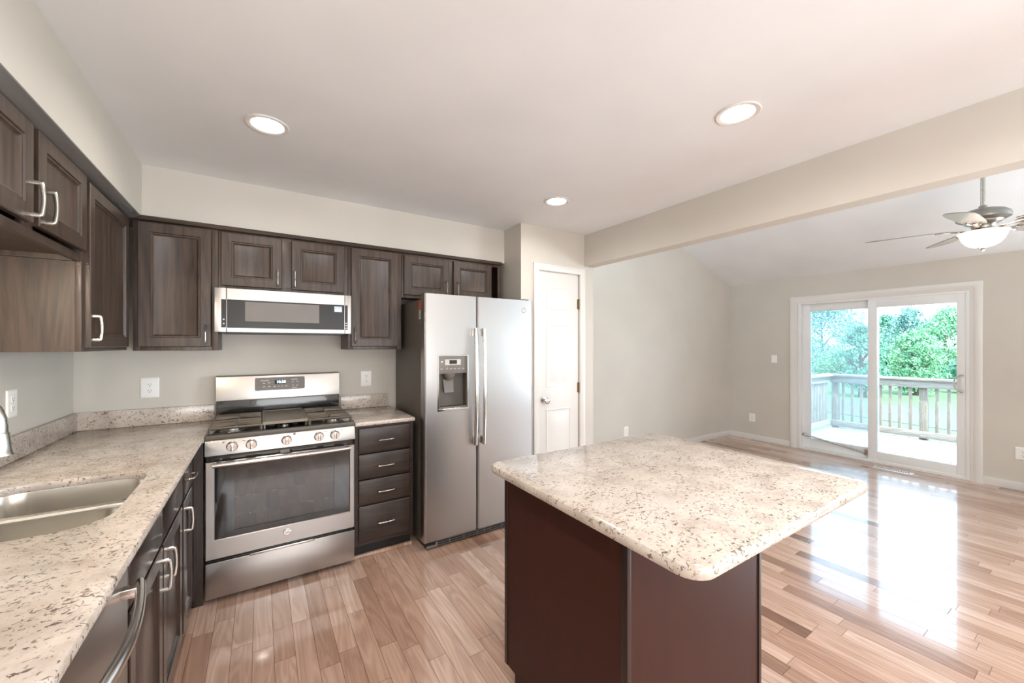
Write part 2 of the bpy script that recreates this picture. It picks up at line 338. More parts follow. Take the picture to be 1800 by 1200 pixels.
# baseboards
def baseb(name, a, b): 
    mb = MB(); mb.box(a, b, .004); return struct(name, mb, 'white')
baseb('baseboard_back', (XB+.115, YL-.014, 0), (XR, YL, .078))
baseb('baseboard_right', (XR-.014, 2.515, 0), (XR, YL-.014, .078))
baseb('baseboard_right', (XR-.014, YF, 0), (XR, .793, .078))

# ------------------------------------------------------------------ pantry door
def casing(name, W, u0, u1, v1, wd, left=True):
    """mitred casing round an opening (outer edge u0..u1, top v1)"""
    mb = MB(); pr = [(0, 0), (0, .016), (.006, .019), (wd*.55, .016), (wd*.7, .011), (wd-.004, .010), (wd, .006), (wd, 0)]
    rings = []
    for (u, v, du, dv) in ((u0, 0, 1, 0), (u0, v1, 1, -1), (u1, v1, -1, -1), (u1, 0, -1, 0)):
        rings.append([W(u+du*i, v+dv*i, n) for i, n in pr])
    return struct(name, mb.loft(rings), 'white')
W = face_y(YP)
casing('trim_2', W, 1.963, 2.55, 2.118, .057)
door = thing('door_1', None, None, (2.02, YP, 0)); door['kind'] = 'structure'
mb = MB(); wbox(mb, W, 2.02, 2.486, .008, 2.05, -.04, -.012, .002)
def rpan(W, u0, u1, v0, v1, n):
    rings = [[W(u0+i, v0+i, n+k), W(u1-i, v0+i, n+k), W(u1-i, v1-i, n+k), W(u0+i, v1-i, n+k)] for i, k in ((-.004, -.003), (0, .005), (.008, .005), (.014, .0006), (.028, .0006), (.05, .0045), (.052, .005))]
    return rings
slabdoor = obj('door_panel', mb, 'white', door)
for v0, v1 in ((1.73, 1.927), (1.042, 1.6), (.2, .845)):
    mb = MB().loft(rpan(W, 2.112, 2.388, v0, v1, -.012)); obj('raised_panel', mb, 'white', slabdoor)
mb = MB(); mb.box((2.0, YP+.02, 0), (2.018, YP+.1, 2.06)); mb.box((2.488, YP+.02, 0), (2.505, YP+.1, 2.06)); mb.box((2.0, YP+.02, 2.052), (2.505, YP+.1, 2.07)); obj('jamb', mb, 'white', door)
mb = MB().lathe([(.001, .0), (.03, .0), (.032, -.004), (.03, -.008), (.014, -.012), (.012, -.03), (.022, -.038), (.029, -.05), (.028, -.06), (.018, -.067), (.001, -.068)], (2.083, YP+.012, .93), 24, 'y')
obj('door_knob', mb, 'chrome', door)
mb = MB(); wbox(mb, W, 2.0205, 2.024, .89, .97, -.02, -.008); obj('latch_plate', mb, 'nickel', door)
for z in (1.79, 1.02, .25):
    mb = MB().tube([(2.487, YP+.004, z-.048), (2.487, YP+.004, z+.048)], .007, 10); mb.box((2.472, YP+.009, z-.045), (2.4865, YP+.0135, z+.045)); obj('hinge', mb, 'brass', door)

# ------------------------------------------------------------------ wall cabinets
def cab_body(mb, W, u0, u1, v0, v1, depth, doors, stile=.03):
    """face frame around the door openings, with sides, top, back and a recessed bottom"""
    fr = .019
    wbox(mb, W, u0, u0+stile, v0, v1, -fr, 0, .001); wbox(mb, W, u1-stile, u1, v0, v1, -fr, 0, .001)
    wbox(mb, W, u0+stile, u1-stile, v1-stile, v1, -fr, 0, .001); wbox(mb, W, u0+stile, u1-stile, v0, v0+stile, -fr, 0, .001)
    for a, b in zip(doors, doors[1:]): wbox(mb, W, a[1]-.01, b[0]+.01, v0+stile, v1-stile, -fr, 0, .001)
    wbox(mb, W, u0, u0+.016, v0, v1, -depth, -fr); wbox(mb, W, u1-.016, u1, v0, v1, -depth, -fr)
    wbox(mb, W, u0+.016, u1-.016, v0+.02, v0+.036, -depth, -fr); wbox(mb, W, u0+.016, u1-.016, v1-.016, v1, -depth, -fr); wbox(mb, W, u0+.016, u1-.016, v0+.036, v1-.016, -depth, -depth+.01)
    return mb
def wall_cab(label, W, u0, u1, v0, v1, depth, doors, pulls, name='wall_cabinet', group='dark wall cabinets'):
    t = thing(name, label, 'cabinet', W((u0+u1)/2, v0, -depth/2), group)
    obj('carcass', cab_body(MB(), W, u0, u1, v0, v1, depth, doors), 'esp', t)
    for d, p in zip(doors, pulls):
        o = obj('door', panel_door(W, d[0], d[1], d[2], d[3]), 'esp', t)
        if p: obj('handle', pull(W, p[0], p[1], .1), 'nickel', o, 'satin nickel bow handle')
    return t
ZT = ZS-.016
LX = face_x(CFX); BY = face_y(CFY)
wall_cab('short dark oak wall cabinet with two doors hung over the sink', LX, 1.43, 2.312, 1.754, ZT, .288, [(1.45, 1.855, 1.796, 2.108), (1.893, 2.303, 1.796, 2.108)], [(1.828, 1.868), (1.922, 1.868)])
wall_cab('tall single-door dark wall cabinet on the sink wall, next to the corner', LX, 2.314, 2.962, 1.385, ZT, .288, [(2.344, 2.915, 1.402, 2.095)], [(2.368, 1.485)])
wall_cab('widest single-door dark wall cabinet, in the corner left of the microwave', BY, -.6, -.219, 1.38, ZT, .3, [(-.578, -.25, 1.403, 2.105)], [(-.276, 1.48)])
wall_cab('short two-door dark wall cabinet directly above the microwave', BY, -.217, .523, 1.76, ZT, .3, [(-.203, .118, 1.777, 2.103), (.173, .497, 1.777, 2.103)], [(.093, 1.848), (.19, 1.848)])
wall_cab('tall single-door dark wall cabinet between the microwave and the refrigerator', BY, .525, .905, 1.38, ZT, .3, [(.543, .875, 1.403, 2.105)], [(.567, 1.48)])
wall_cab('short two-door dark wall cabinet above the refrigerator', BY, .907, 1.79, 1.775, ZT, .3, [(.921, 1.288, 1.797, 2.1), (1.332, 1.689, 1.797, 2.1)], [(1.264, 1.872), (1.362, 1.872)])
# lower leg of the narrow cabinet beside the microwave is wider than its door: frame filler
# cleat under the short cabinet, against the tall cabinet's side
t = thing('undercabinet_light', 'slim light bar under the short wall cabinet above the sink', 'light', (-.75, 1.6, 1.757))
obj('housing', bx((-.80, 1.46, 1.757), (-.70, 1.74, 1.773), .003), 'white', t); obj('lens', bx((-.79, 1.47, 1.752), (-.71, 1.73, 1.757)), 'bowl', t)
area('undercabinet_glow', (-.75, 1.6, 1.745), (0, .35, -1), .06, .25, 7, (1, .86, .66))

# ------------------------------------------------------------------ microwave
MX0, MX1, MZ0, MZ1, MY = -.228, .527, 1.49, 1.752, 2.885
W = face_y(MY)
t = thing('microwave', 'low stainless over-range microwave with dark glass door under the short cabinet', 'microwave', ((MX0+MX1)/2, 3.1, MZ0))
mb = MB(); mb.box((MX0+.004, MY+.028, MZ0+.004), (MX1-.004, YB-.002, MZ1-.002), .003); mb.box((MX0+.03, MY+.05, MZ0-.006), (MX1-.03, YB-.05, MZ0+.006)); obj('body', mb, 'black', t)
def ring_frame(mb, W, o, i, n0, n1, r=.003):
    (u0, u1, v0, v1), (a0, a1, b0, b1) = o, i
    R = [[W(u0, v0, n0), W(u1, v0, n0), W(u1, v1, n0), W(u0, v1, n0)], [W(u0, v0, n1-r), W(u1, v0, n1-r), W(u1, v1, n1-r), W(u0, v1, n1-r)],
         [W(u0+r, v0+r, n1), W(u1-r, v0+r, n1), W(u1-r, v1-r, n1), W(u0+r, v1-r, n1)], [W(a0-r, b0-r, n1), W(a1+r, b0-r, n1), W(a1+r, b1+r, n1), W(a0-r, b1+r, n1)],
         [W(a0, b0, n1-r), W(a1, b0, n1-r), W(a1, b1, n1-r), W(a0, b1, n1-r)], [W(a0, b0, n0), W(a1, b0, n0), W(a1, b1, n0), W(a0, b1, n0)]]
    return mb.loft(R+[R[0]], cap=False)
mb = MB(); ring_frame(mb, W, (MX0+.058, MX1-.042, MZ0, MZ1), (MX0+.0582, MX1-.0422, 1.516, 1.684), -.027, .0, .0012)
mdoor = obj('door', mb, 'ss', t)
mb = MB()
wbox(mb, W, MX0, MX0+.0555, MZ0, MZ1, -.027, 0, .0015); obj('side_panel', mb, 'ss', t); mb = MB(); wbox(mb, W, MX1-.0395, MX1, MZ0, MZ1, -.027, 0, .0015); obj('side_panel', mb, 'ss', t)
mb = MB(); wbox(mb, W, MX0+.058, MX1-.042, 1.516, 1.684, -.024, -.004); obj('window', mb, 'bglass', mdoor, 'dark glass window')
mb = MB(); wbox(mb, W, -.079, .328, 1.557, 1.676, -.004, -.0025); obj('grey_rect', mb, 'greyplastic', mdoor, 'lighter grey rectangle in the dark glass')  # flat lighter grey rectangle on the door glass
mb = MB(); wbox(mb, W, MX0+.032, MX0+.057, 1.516, 1.684, 0, .0012); obj('button_strip', mb, 'bglass', t); mb = MB(); wbox(mb, W, MX1-.041, MX1-.022, 1.516, 1.684, 0, .0012); obj('button_strip', mb, 'bglass', t)
mb = MB(); wbox(mb, W, .42, .468, 1.637, 1.674, -.003, -.001); disp = obj('display', mb, 'lcd', mdoor)
obj('digits', MB().text('10:36', lambda a, b, c: W(.446+a, 1.648+b, -.001+c), .019), 'digit', disp)
for k, z in enumerate((1.561, 1.545, 1.528)):
    mb = MB(); wbox(mb, W, MX1-.038, MX1-.026, z-.004, z+.004, .0012, .002); obj('button', mb, 'lplastic', t)
for z in (1.565, 1.54):
    mb = MB().lathe([(.0005, 0), (.0045, 0), (.0045, -.001), (.0005, -.001)], W(MX0+.044, z, .0012), 12, 'y'); obj('button', mb, 'lplastic', t)
obj('maker_mark', MB().text('Whirlpool', lambda a, b, c: W(.15+a, 1.722+b, c), .0125, .0003), 'lplastic', mdoor)
mb = MB(); mb.box((.0, MY+.02, MZ0-.007), (.35, MY+.16, MZ0+.0)); mb.box((.22, MY+.012, MZ0-.012), (.45, MY+.03, MZ0-.0)); obj('bottom_vent', mb, 'black', t)

# ------------------------------------------------------------------ range
RX0, RX1, RY = -.252, .508, 2.672
RC = (RX0+RX1)/2; W = face_y(RY)
t = thing('gas_range', 'stainless steel gas range with black cooktop between the granite counters', 'stove', (RC, 3.0, 0))
mb = MB(); mb.box((RX0+.004, RY+.03, .035), (RX1-.004, 3.245, .895)); obj('body', mb, 'enamel', t)
for x in (RX0+.05, RX1-.05):
    for y in (RY+.09, 3.2): obj('foot', MB().lathe([(.018, 0), (.02, .004), (.012, .01), (.012, .04)], (x, y, 0), 14), 'black', t)
mb = MB(); wbox(mb, W, RX0, RX1, .032, .228, -.03, 0, .006); dr = obj('storage_drawer', mb, 'ss', t)
mb = MB(); wbox(mb, W, RX0+.2, RX1-.23, .222, .236, -.018, .008, .004); obj('drawer_lip', mb, 'hdlss', dr)
# oven door
mb = MB(); ring_frame(mb, W, (RX0, RX1, .246, .775), (-.211, .477, .352, .762), -.026, .004, .004); od = obj('oven_door', mb, 'ss', t)
mb = MB(); ring_frame(mb, W, (-.211, .477, .352, .762), (-.122, .388, .385, .662), -.02, -.001, .0005); obj('window_border', mb, 'bglass', od)
mb = MB(); wbox(mb, W, -.122, .388, .385, .662, -.006, -.003); obj('window', mb, 'ovenglass', od)
mb = MB(); wbox(mb, W, -.19, .455, .355, .70, -.026, -.0255); obj('inner_panel', mb, 'brown', od)
for z in (.46, .565):
    mb = MB(); mb.tube([W(-.122, z, -.012), W(.388, z, -.012)], .0016, 6); obj('rack_wire', mb, 'nickel', od)
mb = MB(); hz = .768
for x in (-.19, .456): mb.box((x-.011, RY-.052, hz-.011), (x+.011, RY, hz+.011), .003)
mb.tube([(-.215+.692*k/12, RY-.05-.006*math.sin(PI*k/12), hz) for k in range(13)], .0135, 14, (1.15, .95)); obj('handle', mb, 'hdlss', od, 'thick horizontal bar handle')
mb = MB().lathe([(.0005, 0), (.021, 0), (.021, -.003), (.019, -.004), (.0005, -.004)], W(.131, .31, .004), 28, 'y'); bd = obj('round_badge', mb, 'hdlss', od, angle=12)
obj('monogram', MB().text('GE', lambda a, b, c: W(.131+a, .31+b, .008+c), .016, .0003), 'greyplastic', bd)
mb = MB().lathe([(.0165, 0), (.0178, 0), (.0178, -.0008), (.0165, -.0008), (.0165, 0)], W(.131, .31, .008), 28, 'y'); obj('badge_ring', mb, 'greyplastic', bd)
# vent strip between door and control panel
mb = MB(); wbox(mb, W, RX0+.004, RX1-.004, .777, .81, -.03, -.008); obj('vent_strip', mb, 'enamel', t)
for a, b in ((-.14, -.07), (.0, .09), (.16, .29), (.33, .39)):
    mb = MB(); wbox(mb, W, a, b, .784, .79, -.008, -.006); obj('vent_slot', mb, 'dgrey', t)
mb = MB(); wbox(mb, W, .098, .145, .779, .799, -.008, .003); obj('latch_cover', mb, 'greyplastic', t)
# slanted control panel with five knobs
mb = MB().prism([(RY-.012, .812), (RY+.03, .806), (RY+.09, .86), (RY+.09, .898), (RY-.004+.03, .898), (RY+.006, .892)], 'x', RX0-.002, RX1+.002, .002); cp = obj('control_panel', mb, 'ss', t)
for x in (-.132, -.043, .13, .302, .391):
    c = (x, RY-.004, .853)
    mb = MB().lathe([(.0005, 0), (.028, 0), (.028, -.004), (.0255, -.006), (.0245, -.02), (.022, -.023), (.0005, -.023)], c, 28, 'y'); kb = obj('knob', mb, 'hdlss', t, angle=14)
    mb = MB(); mb.box((x-.0065, RY-.036, .853-.023), (x+.0065, RY-.022, .853+.023), .003); obj('knob_grip', mb, 'hdlss', kb)
for a, b, c_, d_ in ((.164, .176, .878, .888), (-.175, -.168, .874, .881), (-.085, -.072, .876, .879), (.334, .344, .876, .879), (.425, .436, .874, .877)):
    mb = MB(); wbox(mb, W, a, b, c_, d_, -.008, .001); obj('printed_mark', mb, 'greyplastic', cp)
# cooktop
mb = MB(); mb.prism([(RY+.0, .893), (RY+.012, .918), (RY+.035, .924), (RY+.05, .917), (3.215, .917), (3.22, .893)], 'x', RX0-.001, RX1+.001, .002); obj('cooktop', mb, 'enamel', t)
mb = MB(); mb.box((RX0-.001, RY-.002, .893), (RX1+.001, RY+.03, .921), .006); obj('front_edge', mb, 'dgrey', t)
def burner(x, y, r):
    mb = MB().lathe([(.001, .917), (r*1.35, .917), (r*1.3, .922), (r, .924), (r, .934), (r*.95, .935), (.001, .935)], (x, y, 0), 26); b = obj('burner', mb, 'nickel', t)
    mb = MB().lathe([(.001, .935), (r*.92, .935), (r*.96, .938), (r*.88, .944), (.001, .945)], (x, y, 0), 26); obj('burner_cap', mb, 'iron', b)
for x in (RX0+.115, RX1-.115):
    burner(x, 2.80, .045); burner(x, 3.08, .038)
burner(RC, 2.95, .04)
def grate(x0, x1):
    mb = MB(); z = .955; y0, y1 = 2.712, 3.195; r = .0055; xm = (x0+x1)/2
    for a, b in (((x0, y0), (x1, y0)), ((x0, y1), (x1, y1)), ((x0, y0), (x0, y1)), ((x1, y0), (x1, y1)), ((x0, (y0+y1)/2), (x1, (y0+y1)/2))):
        mb.tube([(a[0], a[1], z-.006), (b[0], b[1], z-.006)], .008, 6)
    for yc, s in ((2.82, 1), (3.08, 1)):
        for k in range(-2, 3):
            yy = yc+k*.042; bow = .016*(1 if k >= 0 else -1) if k else 0
            for sx, xe in ((-1, x0), (1, x1)):
                mb.tube([(xe, yy, z), (xe-(xe-xm)*.4, yy, z), (xm+sx*.035, yy-bow*.9, z), (xm+sx*(.012 if k == 0 else .0), yy-bow*1.4, z)], r, 6)
        mb.tube([(xm, yc-.1, z), (xm, yc-.03, z)], r, 6); mb.tube([(xm, yc+.03, z), (xm, yc+.1, z)], r, 6)
    for x in (x0, x1):
        for y in (y0, y1): mb.tube([(x, y, z-.004), (x, y, .918)], .008, 6)
    return obj('grate', mb, 'iron', t)
grate(RX0+.016, RX0+.254); grate(RX1-.254, RX1-.016)
mb = MB(); gx0, gx1, gy0, gy1 = RX0+.262, RX1-.262, 2.72, 3.195
R = [[(gx0+i, gy0+i, z), (gx1-i, gy0+i, z), (gx1-i, gy1-i, z), (gx0+i, gy1-i, z)] for i, z in ((0, .945), (0, .962), (.003, .964), (.008, .964), (.014, .957))]
mb.loft(R)
for x in (gx0+.008, gx1-.008):
    for y in (gy0+.01, gy1-.01): mb.tube([(x, y, .95), (x, y, .918)], .007, 6)
obj('griddle', mb, 'ironc', t, 'flat cast griddle plate over the centre burner')
# backguard
mb = MB(); mb.box((RX0+.006, 3.215, .89), (RX1-.006, 3.288, 1.06), .01); obj('back_panel', mb, 'enamel', t)
mb = MB().prism([(3.2, 1.043), (3.288, 1.04), (3.288, 1.207), (3.232, 1.207), (3.224, 1.203)], 'x', RX0+.004, RX1-.004, .004); bgd = obj('backguard', mb, 'ss', t)
def WB(u, v, n): k = (v-1.043)/(1.203-1.043); return Vector((u, 3.2+.024*k-n, v))
def rrect(u0, u1, v0, v1, r, n=5):
    P = []
    for cx, cy, a0 in ((u1-r, v0+r, -90), (u1-r, v1-r, 0), (u0+r, v1-r, 90), (u0+r, v0+r, 180)):
        for k in range(n+1): a = math.radians(a0+90*k/n); P.append((cx+r*math.cos(a), cy+r*math.sin(a)))
    return P
def rplate(W, u0, u1, v0, v1, r, n0, n1):
    P = rrect(u0, u1, v0, v1, r); return MB().loft([[W(u, v, n0) for u, v in P], [W(u, v, n1) for u, v in P]])
cdsp = obj('control_display', rplate(WB, -.033, .27, 1.099, 1.186, .009, -.002, .0025), 'greyplastic', bgd)
scr = obj('clock_screen', rplate(WB, .083, .152, 1.139, 1.168, .002, .0015, .0036), 'bglass', cdsp)
obj('digits', MB().text('10:38', lambda a, b, c: WB(.122+a, 1.1535+b, .0042+c), .026), 'digit', scr)
mb = MB()
for u, v, wd in ((.02, 1.148, .014), (.05, 1.15, .014), (.02, 1.124, .014), (.05, 1.125, .014), (.083, 1.122, .012), (.107, 1.124, .006), (.128, 1.124, .006), (.155, 1.124, .012), (.195, 1.15, .014), (.223, 1.152, .012), (.196, 1.126, .012), (.222, 1.125, .012), (.205, 1.168, .04), (.205, 1.11, .03), (.025, 1.166, .05)):
    mb = MB(); wbox(mb, WB, u-wd/2, u+wd/2, v-.0028, v+.0028, .0025, .0032); obj('key_mark', mb, 'lplastic', cdsp)
mb = MB(); wbox(mb, WB, .1, .137, 1.083, 1.086, 0, .001); obj('maker_mark', mb, 'greyplastic', bgd)

# ------------------------------------------------------------------ base cabinets
DBY = 2.697; W = face_y(DBY)
t = thing('drawer_base_cabinet', 'dark base cabinet with four stacked drawers between range and refrigerator', 'cabinet', (.71, 3.0, 0))
mb = MB(); u0, u1 = .513, .9
wbox(mb, W, u0, u0+.022, .1, .88, -.02, 0); wbox(mb, W, u1-.022, u1, .1, .88, -.02, 0)
for v in (.1, .362, .532, .702, .858): wbox(mb, W, u0+.022, u1-.022, v, v+.022, -.02, 0)
mb.box((u0, DBY+.02, .1), (u1, YB-.002, .88)); obj('carcass', mb, 'espdark', t)
obj('toe_kick', bx((u0, DBY+.06, 0), (u1, DBY+.08, .1)), 'toe', t)
mb = MB(); mb.box((u0, DBY+.035, 0), (u1+.005, DBY+.058, .022), .006); obj('shoe_moulding', mb, 'floor', t, 'oak coloured shoe moulding')
for v0, v1 in ((.712, .869), (.543, .697), (.374, .528), (.128, .36)):
    d = obj('drawer', slab_front(W, u0+.022, u1-.025, v0, v1), 'espdark', t); obj('handle', pull(W, (u0+u1)/2, (v0+v1)/2-.005, .098, False), 'nickel', d, 'satin nickel bow handle')
LBX = -.31; W = face_x(LBX)
def base_body(mb, W, u0, u1, depth, splits, st=.022):
    wbox(mb, W, u0, u0+st, .1, .88, -.02, 0); wbox(mb, W, u1-st, u1, .1, .88, -.02, 0)
    wbox(mb, W, u0+st, u1-st, .1, .125, -.02, 0); wbox(mb, W, u0+st, u1-st, .855, .88, -.02, 0); wbox(mb, W, u0+st, u1-st, .69, .715, -.02, 0)
    for s in splits: wbox(mb, W, s-.02, s+.02, .125, .855, -.02, 0)
    # open-topped box: sides, back, floor
    wbox(mb, W, u0, u0+.016, .1, .88, -depth, -.02); wbox(mb, W, u1-.016, u1, .1, .88, -depth, -.02); wbox(mb, W, u0, u1, .1, .88, -depth, -depth+.012); wbox(mb, W, u0, u1, .1, .116, -depth, -.02)
    return mb
t = thing('base_cabinet', 'dark base cabinet with one drawer above one door at the corner beside the range', 'cabinet', (-.6, 2.45, 0), 'base cabinets along the sink wall')
mb = base_body(MB(), W, 2.262, 2.6, .59, []); mb.box((-.31, 2.6, .1), (-.29, 2.72, .88)); mb.box((-.31, 2.7, .0), (-.262, 2.72, .88)); obj('carcass', mb, 'espdarkv', t)
obj('toe_kick', bx((LBX-.08, 2.262, 0), (LBX-.06, 2.70, .1)), 'toe', t)
d = obj('drawer', slab_front(W, 2.285, 2.555, .712, .865), 'espdarkv', t); obj('handle', pull(W, 2.42, .785, .098, False), 'nickel', d, 'satin nickel bow handle')
d = obj('door', panel_door(W, 2.285, 2.555, .112, .7), 'espdarkv', t); obj('handle', pull(W, 2.318, .615, .1), 'nickel', d, 'satin nickel bow handle')
t = thing('sink_base_cabinet', 'dark two-door base cabinet with false drawer fronts under the sink', 'cabinet', (-.6, 1.83, 0), 'base cabinets along the sink wall')
obj('carcass', base_body(MB(), W, 1.402, 2.26, .59, [1.843]), 'espdarkv', t)
obj('toe_kick', bx((LBX-.08, 1.402, 0), (LBX-.06, 2.26, .1)), 'toe', t)
for (a, b, hx) in ((1.425, 1.835, 1.795), (1.852, 2.245, 1.892)):
    obj('false_front', slab_front(W, a, b, .712, .865), 'espdarkv', t)
    d = obj('door', panel_door(W, a, b, .112, .7), 'espdarkv', t); obj('handle', pull(W, hx, .615, .1), 'nickel', d, 'satin nickel bow handle')
t = thing('end_base_cabinet', 'dark base cabinet at the near end of the sink counter, past the dishwasher', 'cabinet', (-.6, .6, 0), 'base cabinets along the sink wall')
obj('carcass', base_body(MB(), W, .36, .785, .59, []), 'espdarkv', t); obj('door', panel_door(W, .385, .76, .112, .7), 'espdarkv', t); obj('false_front', slab_front(W, .385, .76, .712, .865), 'espdarkv', t)
obj('toe_kick', bx((LBX-.08, .36, 0), (LBX-.06, .785, .1)), 'toe', t)
# dishwasher
t = thing('dishwasher', 'stainless steel dishwasher with curved bar handle under the granite counter', 'dishwasher', (-.6, 1.09, 0))
mb = MB(); mb.box((-.9, .795, .1), (LBX-.005, 1.392, .876)); obj('body', mb, 'black', t)
mb = MB(); wbox(mb, W, .797, 1.39, .13, .868, -.004, .022, .006); obj('door', mb, 'ss', t)
mb = MB(); hz = .80
for y in (.87, 1.335): mb.box((LBX+.02, y-.014, hz-.012), (LBX+.055, y+.014, hz+.012), .003)
mb.tube([(LBX+.05+.032*math.sin(PI*k/16), .84+.525*k/16, hz) for k in range(17)], .013, 12, (.8, 1.25)); obj('handle', mb, 'hdlss', t, 'bowed steel bar handle')
obj('toe_panel', bx((LBX-.075, .797, 0), (LBX-.055, 1.39, .12)), 'black', t)

# ------------------------------------------------------------------ granite
def inset(P, d):
    n = len(P); out = []
    for i in range(n):
        a, b, c = Vector(P[i-1]), Vector(P[i]), Vector(P[(i+1) % n]); e1 = (b-a).normalized(); e2 = (c-b).normalized()
        n1 = Vector((-e1.y, e1.x)); n2 = Vector((-e2.y, e2.x)); m = (n1+n2); k = max(.3, 1+n1.dot(n2)); out.append(b+m*(d/k))
    return out
def slab(outer, z0, z1, r, hole=None, hr=.004):
    mb = MB(); bm = mb.bm
    def rings(P, sgn, rr):
        S = []
        for d, z in ((rr, z0), (rr*.3, z0+rr*.3), (0, z0+rr), (0, z1-rr), (rr*.3, z1-rr*.3), (rr, z1)):
            S.append([bm.verts.new((p[0], p[1], z)) for p in inset(P, d*sgn)])
        for a, b in zip(S, S[1:]):
            for i in range(len(P)): j = (i+1) % len(P); bm.faces.new((a[i], a[j], b[j], b[i]))
        return S[0], S[-1]
    b0, t0 = rings(outer, 1, r); loops = [(b0, t0)]
    if hole: loops.append(rings(hole, -1, hr))
    for idx in (0, 1):
        es = []
        for lp in loops:
            L = lp[idx]
            for i in range(len(L)):
                e = bm.edges.get((L[i], L[(i+1) % len(L)])); es.append(e)
        bmesh.ops.triangle_fill(bm, use_beauty=True, edges=es)
    return mb
ZG0, ZG1 = .884, .914
sink_hole = [(u, v) for u, v in rrect(-.795, -.368, 1.538, 2.125, .11, 8)]
o = obj('granite_countertop', slab([(XW+.001, .34), (-.262, .34), (-.262, 2.66), (-.2565, 2.668), (-.2565, YB-.001), (XW+.001, YB-.001)], ZG0, ZG1, .009, sink_hole), 'granite', None, angle=40)
tag(o, 'L-shaped cream granite countertop with the sink cut into it', 'countertop', 'granite countertops')
o = obj('granite_countertop', slab([(.512, 2.668), (.905, 2.668), (.905, YB-.001), (.512, YB-.001)], ZG0, ZG1, .009), 'granite', None, angle=40)
tag(o, 'small cream granite countertop over the four drawers', 'countertop', 'granite countertops')
for a, b, lb in (((XW+.001, .34, ZG1), (XW+.021, YB-.022, 1.018), 'granite backsplash strip along the sink wall behind the faucet'),
                 ((XW+.001, YB-.021, ZG1), (-.2565, YB-.001, 1.018), 'granite backsplash strip in the corner left of the range'),
                 ((.52, YB-.021, ZG1), (.88, YB-.001, 1.018), 'short granite backsplash strip right of the range')):
    o = obj('granite_backsplash', bx(a, b, .003), 'granite'); tag(o, lb, 'backsplash', 'granite backsplash strips')
# sink
t = thing('kitchen_sink', 'undermount double-bowl stainless sink in the granite counter', 'sink', (-.58, 1.83, .7))
def bowl(y0, y1):
    mb = MB(); x0, x1 = -.815, -.352; R = []
    for i, z, r in ((-.012, .8835, .10), (0, .8835, .10), (.003, .87, .10), (.008, .74, .09), (.02, .705, .08), (.06, .695, .05), (.10, .693, .02)):
        R.append([(u, v, z) for u, v in rrect(x0+i, x1-i, y0+i, y1-i, min(r, (y1-y0)/2-.02-i*.8 if i < .05 else .03), 6)])
    mb.loft(R[1:], cap=False); bm = mb.bm; bm.verts.ensure_lookup_table(); n = len(R[0]); bm.faces.new(bm.verts[-n:])
    c = (-.58, (y0+y1)/2, 0)
    b = obj('basin', mb, 'sink', t, angle=50)
    mb = MB().lathe([(.04, .694), (.043, .697), (.038, .699), (.03, .696), (.005, .695)], c, 24); obj('drain', mb, 'chrome', b)
bowl(1.515, 1.815); bowl(1.835, 2.175)
mb = MB(); mb.tube([(-.79, 1.825, .878), (-.37, 1.825, .878)], .0115, 10); obj('divider_rim', mb, 'sink', t)
# faucet
t = thing('faucet', 'brushed nickel pull-down faucet arching over the sink at the left edge', 'faucet', (-.852, 1.87, .914))
mb = MB().lathe([(.001, .914), (.03, .914), (.03, .92), (.024, .926), (.022, 1.02), (.02, 1.03), (.001, 1.03)], (-.852, 1.87, 0), 22); obj('base', mb, 'nickel', t)
fx, fy = -.852, 1.87; hx = -.668
P = [(fx, fy, 1.02), (fx, fy, 1.16)]+[((fx+hx)/2-(hx-fx)/2*math.cos(a), fy-.01*(1-math.cos(a)), 1.165+.105*math.sin(a)) for a in [PI*k/14 for k in range(15)]]+[(hx, fy-.02, 1.145)]
obj('spout', MB().tube(P, .0155, 14), 'nickel', t)
mb = MB().lathe([(.001, 1.146), (.0165, 1.146), (.0185, 1.143), (.0185, 1.14), (.0195, 1.137), (.022, 1.11), (.0255, 1.085), (.0285, 1.079), (.0285, 1.076), (.001, 1.075)], (hx, fy-.02, 0), 24); obj('spray_head', mb, 'nickel', t)
mb = MB().tube([(fx, fy, .985), (fx, fy+.05, .99)], .012, 12); mb.tube([(fx, fy+.045, .99), (fx+.02, fy+.06, 1.03), (fx+.035, fy+.07, 1.08)], .007, 10); obj('lever', mb, 'nickel', t)

